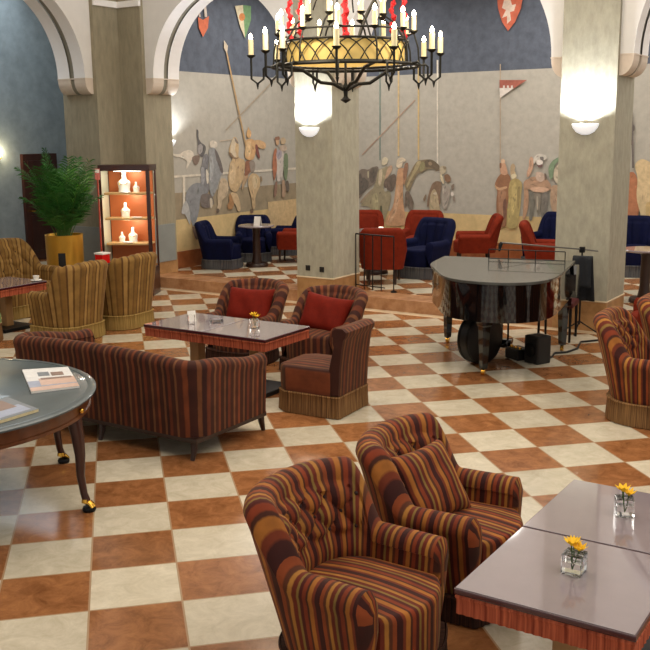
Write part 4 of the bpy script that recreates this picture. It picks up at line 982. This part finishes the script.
tg = MB().lathe([(.001, .004), (.03, .004), (.038, .07), (.035, .07), (.028, .01), (.001, .01)], 20).build('tealight_glass', mat('glowing_tealight', hexc(250, 240, 220), .3, emit=1.5), None); tg.location = (-4.02, 10.14, UP + .71)
tag(tg, 'glowing white tealight glass on the gallery table behind the railing chair', 'candle')
rl = thing('railing', 'thin black metal railing at the step edge, in front of a red armchair', 'railing', (-3.40, 8.80, UP))
for k in range(5):
    x = -.34 + .16 * k + (.06 if k == 4 else 0)
    pz = MB().tube([(x, .10 - .03 * k, .0), (x, .10 - .03 * k, .80)], .009, 8)
    if k == 4: pz.lathe([(.001, .03), (.04, .025), (.045, 0), (.001, 0)], 16, (x, .10 - .03 * k, 0))
    pz.build('post', MT['blackmetal'], rl)
MB().tube([(-.34, .10, .80), (.36, -.02, .80)], .011, 8).build('top_rail', MT['blackmetal'], rl)
MB().tube([(-.34, .10, .05), (.20, .01, .05)], .008, 8).build('bottom_rail', MT['blackmetal'], rl)
# ------------------------------------------------------------------ grand piano
pn = thing('grand_piano', 'black baby grand piano with closed lid beside the right pillar', 'piano', (-.65, 7.20, 0), math.radians(191.5))
OUT = [(-.74, .0), (-.74, 1.05), (-.73, 1.34), (-.69, 1.58), (-.60, 1.76), (-.45, 1.89), (-.27, 1.95), (-.05, 1.94), (.14, 1.88), (.29, 1.77), (.40, 1.60), (.49, 1.40), (.58, 1.18), (.67, .98), (.73, .80), (.75, .62), (.75, .0)]
def soft(P, it=2):
    for _ in range(it):
        q = [P[0]]
        for a, b in zip(P[:-1], P[1:]): q += [(a[0] * .75 + b[0] * .25, a[1] * .75 + b[1] * .25), (a[0] * .25 + b[0] * .75, a[1] * .25 + b[1] * .75)]
        P = q + [P[-1]]
    return P
big = soft(OUT); cen = (0, .95)
small = [(x * .972, .02 + (y - .02) * .985) for x, y in big]
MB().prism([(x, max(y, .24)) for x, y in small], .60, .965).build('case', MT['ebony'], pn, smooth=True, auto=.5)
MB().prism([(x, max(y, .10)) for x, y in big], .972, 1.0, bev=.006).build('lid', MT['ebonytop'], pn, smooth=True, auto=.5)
MB().box(-.72, .72, -.10, .26, .60, .68, bev=.006).build('keybed', MT['ebony'], pn, smooth=False)
MB().box(-.62, .62, .16, .24, .68, .965, bev=.006).build('fallboard', MT['ebony'], pn, smooth=False)
k = MB()
for i in range(36):
    x = -.60 + i * 1.2 / 36; k.box(x + .001, x + .0323, -.08, .15, .68, .705, mi=0)
    if i % 7 not in (2, 6) and i < 35: k.box(x + .024, x + .042, .0, .15, .70, .72, mi=1)
k.build('keyboard', [MT['white_ceramic'], MT['ebony']], pn, smooth=False)
for sx in (-1, 1):
    prof = [(-.12, .60), (.30, .60), (.30, .965), (.10, .965), (.02, .93), (-.02, .86), (-.03, .80), (-.09, .78), (-.13, .74), (-.14, .66)]
    prof = soft(prof + [prof[0]], 1)[:-1]
    Mx = Matrix(((0, 0, 1, sx * .74 - .05 + (.0 if sx > 0 else .01)), (1, 0, 0, 0), (0, 1, 0, 0), (0, 0, 0, 1)))
    MB().prism(prof, 0, .09, M=Mx).build('cheek', MT['ebony'], pn, smooth=False)
for lx, ly in ((.66, .24), (-.65, .24), (-.06, 1.62)):
    l = MB().tube([(lx, ly, .60), (lx, ly, .52), (lx, ly, .50), (lx, ly, .12), (lx, ly, .07)], [.085, .08, .062, .045, .04], 4).build('leg', MT['ebony'], pn, smooth=False)
    MB().tube([(lx - .018, ly, .035), (lx + .018, ly, .035)], .035, 16).build('caster', MT['brass'], l)
ly = MB()
for x in (-.10, -.03, .04, .11): ly.tube([(x, .55, .60), (x, .55, .16)], .012, 8)
ly.box(-.15, .16, .48, .62, .07, .16, bev=.01)
lyr = ly.build('pedal_lyre', MT['ebony'], pn)
for x in (-.06, .0, .07): MB().box(x - .015, x + .015, .36, .50, .085, .10, bev=.004).build('pedal', MT['brass'], lyr, smooth=False)
# things under and by the piano
dc = thing('drum_case', 'round black drum case standing on edge under the piano', 'drum case', (-.52, 6.10, .272), math.radians(-18))
Mx = Matrix.Rotation(PI / 2, 4, 'Y')
b = MB().lathe([(.001, -.10), (.24, -.10), (.268, -.08), (.268, .08), (.24, .10), (.001, .10)], 48); b.v = [tuple(Mx @ Vector(v)) for v in b.v]; b.build('case_body', MT['blackplastic'], dc)
for z in (-.055, .055):
    b = MB().lathe([(.266, z - .012), (.272, z - .012), (.272, z + .012), (.266, z + .012)], 48); b.v = [tuple(Mx @ Vector(v)) for v in b.v]; b.build('rim_band', MT['blackmetal'], dc)
b = MB(); b.tube([(0, -.07, .266), (0, -.06, .295), (0, .06, .295), (0, .07, .266)], .01, 6); b.build('handle', MT['blackmetal'], dc)
sp1 = thing('monitor_speaker', 'small black monitor speaker on the floor under the piano', 'speaker', (.0, 6.42, 0), math.radians(-25))
MB().box(-.10, .10, -.10, .10, 0, .30, bev=.02).build('speaker_box', MT['blackplastic'], sp1, smooth=False)
b = MB().lathe([(.001, .0), (.03, .004), (.07, .014), (.075, .014), (.075, 0)], 24); b.v = [(x, -.101 - z, .15 + y) for x, y, z in b.v]; b.build('cone', MT['blackmetal'], sp1)
pb = thing('pedal_box', 'low black effects box with cable on the floor between drum case and speaker', 'box', (-.25, 6.50, 0), math.radians(-30))
MB().box(-.11, .11, -.09, .09, 0, .12, bev=.012).build('box_body', MT['blackplastic'], pb, smooth=False)
for x in (-.07, 0, .07): MB().lathe([(.001, .14), (.018, .14), (.02, .12), (.001, .12)], 12, (x, -.03, 0)).build('knob', MT['brass'], pb)
kb = thing('cable_bundle', 'black cable running along the floor beside the piano leg', 'cable', (0, 0, 0))
MB().tube([(.02, 6.56, .012), (.06, 6.7, .012), (.02, 6.9, .012), (.12, 7.0, .012), (.16, 7.25, .012), (.08, 7.6, .012), (.3, 7.9, .012), (.42, 7.75, .012)], .012, 6).build('cable', MT['blackplastic'], kb)
ch = thing('piano_chair', 'dark red padded chair at the keyboard behind the piano', 'chair', (-.24, 7.70, 0), math.radians(8))
MB().box(-.21, .21, -.20, .20, .40, .47, bev=.025).build('seat', MT['darkred'], ch)
MB().box(-.20, .20, .17, .22, .57, .90, bev=.022).build('backrest', MT['darkred'], ch)
for sx in (-1, 1):
    MB().tube([(sx * .18, -.17, .41), (sx * .18, -.18, 0)], [.018, .014], 8).build('leg', MT['blackmetal'], ch)
    MB().tube([(sx * .18, .19, .62), (sx * .18, .18, .40), (sx * .18, .21, 0)], [.014, .018, .014], 8).build('leg', MT['blackmetal'], ch)
# jacket hung over the chair back
jk = MB(); G = []; n = 26
for i in range(n + 1):
    u = i / n; y = -.02 + .27 * 0; row = []
    for j in range(25):
        v = j / 24; x = -.03 + .22 * u
        if v < .42: d, z = -.045 - .02 * math.sin(u * 9) * (1 - v), .60 + (.935 - .60) * (v / .42)
        elif v < .58: a = (v - .42) / .16 * PI; d, z = -.045 * math.cos(a), .935 + .03 * math.sin(a)
        else: k_ = (v - .58) / .42; d, z = .045 + .07 * k_ + .02 * math.sin(u * 11 + 1) * k_, .935 - .52 * k_
        row.append((x * (1 + .18 * max(0, v - .58) * 2), d + .195, z))
    G.append(row)
jk.grid(np.array(G)); j = jk.build('jacket', MT['jacket'], None)
md = j.modifiers.new('solid', 'SOLIDIFY'); md.thickness = .012; md.offset = 0
j.location = (-.10, 7.75, 0); j.rotation_euler = (0, 0, math.radians(8)); tag(j, 'black jacket hung over the back of the piano chair', 'jacket')
ms = thing('microphone_stand', 'black microphone stand with long boom reaching over the piano', 'microphone stand', (-.10, 8.08, 0))
MB().tube([(0, 0, .12), (0, 0, 1.02)], .011, 8).build('pole', MT['blackmetal'], ms)
for q in range(3):
    a = q * 2.094 + .5; MB().tube([(0, 0, .16), (.25 * math.cos(a), .16 * math.sin(a), .012)], .009, 6).build('leg', MT['blackmetal'], ms)
MB().box(-.03, .03, -.03, .03, .99, 1.06, bev=.008).build('clamp', MT['blackmetal'], ms)
mpos = Vector((-.80, 7.30, 1.15)) - Vector((-.10, 8.08, 0))
MB().tube([(.16, .10, 1.005), (0, 0, 1.03), tuple(mpos)], .009, 8).build('boom', mat('grey_metal', hexc(120, 118, 112), .35, .8), ms)
mic = MB().tube([tuple(mpos), tuple(mpos + Vector((-.01, -.01, -.02))), tuple(mpos + Vector((-.02, -.02, -.10)))], [.02, .024, .012], 10).build('microphone', MT['blackmetal'], ms)
mr_ = thing('music_rail', 'thin black metal music rack standing on the closed piano lid', 'rack', (-.36, 6.95, 1.0), math.radians(191.5))
for x in (-.42, -.1, .2, .42): MB().tube([(x, 0, 0), (x, 0, .12)], .006, 6).build('post', MT['blackmetal'], mr_)
MB().tube([(-.42, 0, .12), (.42, 0, .12)], .006, 6).build('bar', MT['blackmetal'], mr_); MB().tube([(-.42, 0, .02), (.42, 0, .02)], .006, 6).build('bar', MT['blackmetal'], mr_)

# ------------------------------------------------------------------ wall sconces
def sconce(label, x, y, z, rz=0, power=30):
    s = thing('wall_sconce', label, 'wall lamp', (x, y, z), rz, 'alabaster wall sconces')
    b = MB(); P = []
    for i in range(17):
        a = PI + PI * i / 16; P.append([(r_ * math.cos(a), r_ * math.sin(a) * .8, z_) for r_, z_ in ((.16, .03), (.165, .02), (.15, -.02), (.11, -.07), (.05, -.10), (.001, -.105))])
    b.grid(P); o = b.build('shade', MT['sconce'], s); md = o.modifiers.new('solid', 'SOLIDIFY'); md.thickness = .006
    MB().box(-.05, .05, -.02, 0, -.10, .0, bev=.004).build('wall_plate', MT['brass'], s, smooth=False)
    d = Vector((math.sin(rz), -math.cos(rz), 0))
    lamp('sconce_light', 'SPOT', (x + d.x * .13, y + d.y * .13, z + .02), power, (.93, .96, 1), spot=math.radians(150), radius=.04, rot=(PI, 0, 0))
sconce('white bowl sconce uplighting the middle pillar', -4.13, TL, 2.47, 0, 210)
sconce('white bowl sconce uplighting the right pillar', -.20, TL, 2.47, 0, 210)
sconce('white bowl sconce on the pillar beyond the right edge', 4.02, TL, 2.47, 0, 210)
sconce('white bowl sconce low on the fresco wall behind the corner pier', -7.46, 9.05, 2.30, PI / 2, 70)
bs = thing('brass_sconce', 'small brass wall lamp glowing at the left edge', 'wall lamp', (-10.6, 8.12, 2.05), PI / 2)
MB().lathe([(.001, -.02), (.04, -.02), (.05, .0), (.03, .03), (.001, .03)], 16, (0, -.06, 0)).build('cup', MT['brass'], bs)
MB().tube([(0, 0, -.08), (0, -.05, -.09), (0, -.06, -.01)], .01, 8).build('arm', MT['brass'], bs)
MB().sphere((0, -.06, .06), .04, 8).build('bulb', mat('warm_bulb', (1, .85, .6), .3, emit=12), bs)
lamp('brass_sconce_light', 'POINT', (-10.47, 8.12, 2.12), 14, (1, .82, .5), radius=.05)
# ------------------------------------------------------------------ socket outlets
def outlet(label, x, z):
    o = thing('socket_outlet', label, 'socket', (x, TL, z), group='floor-level sockets')
    MB().box(-.038, .038, -.012, 0, -.038, .038, bev=.005).build('cover_plate', MT['blackplastic'], o, smooth=False)
    for dx in (-.012, .012): MB().tube([(dx, -.0135, 0), (dx, -.011, 0)], .005, 8).build('pin_hole', MT['blackmetal'], o)
outlet('left black socket low on the middle pillar', -4.19, .51); outlet('right black socket low on the middle pillar', -3.95, .50); outlet('black socket low on the right pillar', -.06, .51)

# ------------------------------------------------------------------ chandelier
CX, CY, CZ = -1.16, 4.45, 3.0
chd = thing('chandelier', 'large black iron chandelier with many lit candles and a glowing gilt drum', 'chandelier', (CX, CY, CZ))
def ringmb(R, z, r, n=64): return MB().tube([(R * math.cos(2 * PI * i / n), R * math.sin(2 * PI * i / n), z) for i in range(n + 1)], r, 8, cap=False)
ringmb(.66, 0, .014).build('main_ring', MT['iron'], chd); ringmb(.56, .21, .010).build('drum_ring', MT['iron'], chd); ringmb(.56, .02, .010).build('drum_ring', MT['iron'], chd)
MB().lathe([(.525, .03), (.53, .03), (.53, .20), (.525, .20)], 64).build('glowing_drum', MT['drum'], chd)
lt = MB()
for i in range(24):
    a0, a1 = 2 * PI * i / 24, 2 * PI * (i + 1.5) / 24
    for s0, s1 in ((a0, a1), (a1, a0)):
        lt.tube([(.55 * math.cos(s0 + (s1 - s0) * u), .55 * math.sin(s0 + (s1 - s0) * u), .03 + .18 * math.sin(u * PI / 2) ** .8) for u in (0, .25, .5, .75, 1)], .006, 5)
lt.build('lattice', MT['iron'], chd)
def candle(a, R, z, parent, h=.15, r=.021):
    c_ = MB().lathe([(.001, 0), (r, 0), (r, h), (.001, h)], 12, (R * math.cos(a), R * math.sin(a), z)).build('candle', MT['candle'], parent)
    MB().lathe([(.001, h), (.014, h + .006), (.019, h + .022), (.012, h + .042), (.002, h + .056)], 10, (R * math.cos(a), R * math.sin(a), z)).build('flame_bulb', MT['bulb'], c_)
def hook(a, R0, R1, zc, dip):
    def at(R, z, da=0): return (R * math.cos(a + da), R * math.sin(a + da), z)
    rm = R1 - .055
    m = MB().tube([at(R0, 0), at(R1 - .13, .01), at(R1 - .11, -.01), at(R1 - .11, -dip * .7), at(rm, -dip), at(R1, -dip * .7), at(R1, zc - .02)], .011, 6)
    m.tube([at(rm, -dip * .95), at(rm, -dip - .05)], [.016, .003], 6)
    m.lathe([(.008, zc - .03), (.03, zc - .015), (.042, zc), (.001, zc)], 12, (R1 * math.cos(a), R1 * math.sin(a), 0))
    return m.build('arm', MT['iron'], chd)
ANG = [0, -30, -62, -95, -128, -143, 180, 140, 112, 85, 58, 30]
for i in range(12):
    a = math.radians(31.7 + ANG[i])
    ar = hook(a, .64, .85, .11, .14); candle(a, .85, .11, ar, .135, .024)
    candle(2 * PI * (i + .35) / 12 + .26, .61, .30, chd, .12)
for i in range(8):
    a = 2 * PI * (i + .2) / 8; candle(a, .36, .44, chd, .13)
    sc_ = MB().tube([(.56 * math.cos(a), .56 * math.sin(a), .21), (.46 * math.cos(a), .46 * math.sin(a), .36), (.36 * math.cos(a), .36 * math.sin(a), .43)], .009, 6)
    sc_.lathe([(.008, .41), (.03, .425), (.04, .44), (.001, .44)], 12, (.36 * math.cos(a), .36 * math.sin(a), 0)); sc_.build('scroll_arm', MT['iron'], chd)
ringmb(.61, .29, .009).build('candle_ring', MT['iron'], chd)
for i in range(12):
    a = 2 * PI * (i + .35) / 12 + .26
    MB().lathe([(.008, .27), (.03, .285), (.04, .30), (.001, .30)], 12, (.61 * math.cos(a), .61 * math.sin(a), 0)).build('drip_pan', MT['iron'], chd)
    MB().tube([(.66 * math.cos(a), .66 * math.sin(a), 0), (.65 * math.cos(a), .65 * math.sin(a), .15), (.61 * math.cos(a), .61 * math.sin(a), .28)], .008, 6).build('stay', MT['iron'], chd)
for i in range(4):
    a = 2 * PI * i / 4 + .95
    MB().tube([(.62 * math.cos(a), .62 * math.sin(a), 0), (.42 * math.cos(a), .42 * math.sin(a), -.03), (.24 * math.cos(a), .24 * math.sin(a), -.14), (.12 * math.cos(a), .12 * math.sin(a), -.15), (.02 * math.cos(a), .02 * math.sin(a), -.20)], .016, 8).build('bottom_arm', MT['iron'], chd)
MB().lathe([(.001, -.32), (.02, -.31), (.05, -.29), (.03, -.275), (.018, -.26), (.022, -.20), (.03, -.18), (.012, -.14), (.012, .9), (.001, .9)], 16).build('centre_stem', MT['iron'], chd)
for i, (da, Rg) in enumerate(((0, .52), (14, .44), (180, .50), (166, .42), (90, .48), (270, .30))):
    a = math.radians(31.7 + da); b = MB(); n = 40
    b.tube([(Rg * math.cos(a) + .012 * math.sin(q * .8), Rg * math.sin(a) + .012 * math.cos(q * .8), .24 + .8 * q / n) for q in range(n + 1)], [.020 + .010 * math.sin(q * 2.1) for q in range(n + 1)], 8)
    b.build('red_garland', MT['redtassel'], chd)
for i in range(4):
    a = 2 * PI * i / 4 + .3; n = 40
    MB().tube([(.30 * math.cos(a) * (1 - q / n), .30 * math.sin(a) * (1 - q / n), .5 + .75 * q / n) for q in range(n + 1)], .007, 6).build('chain', MT['iron'], chd)
MB().tube([(0, 0, .9), (0, 0, HZ - CZ)], .012, 8).build('suspension_rod', MT['iron'], chd)
for i in range(4):
    a = 2 * PI * i / 4
    lamp('candle_glow', 'POINT', (CX + 1.0 * math.cos(a), CY + 1.0 * math.sin(a), CZ + .5), 34, (1, .84, .62), radius=.12)
bpy.context.view_layer.update()
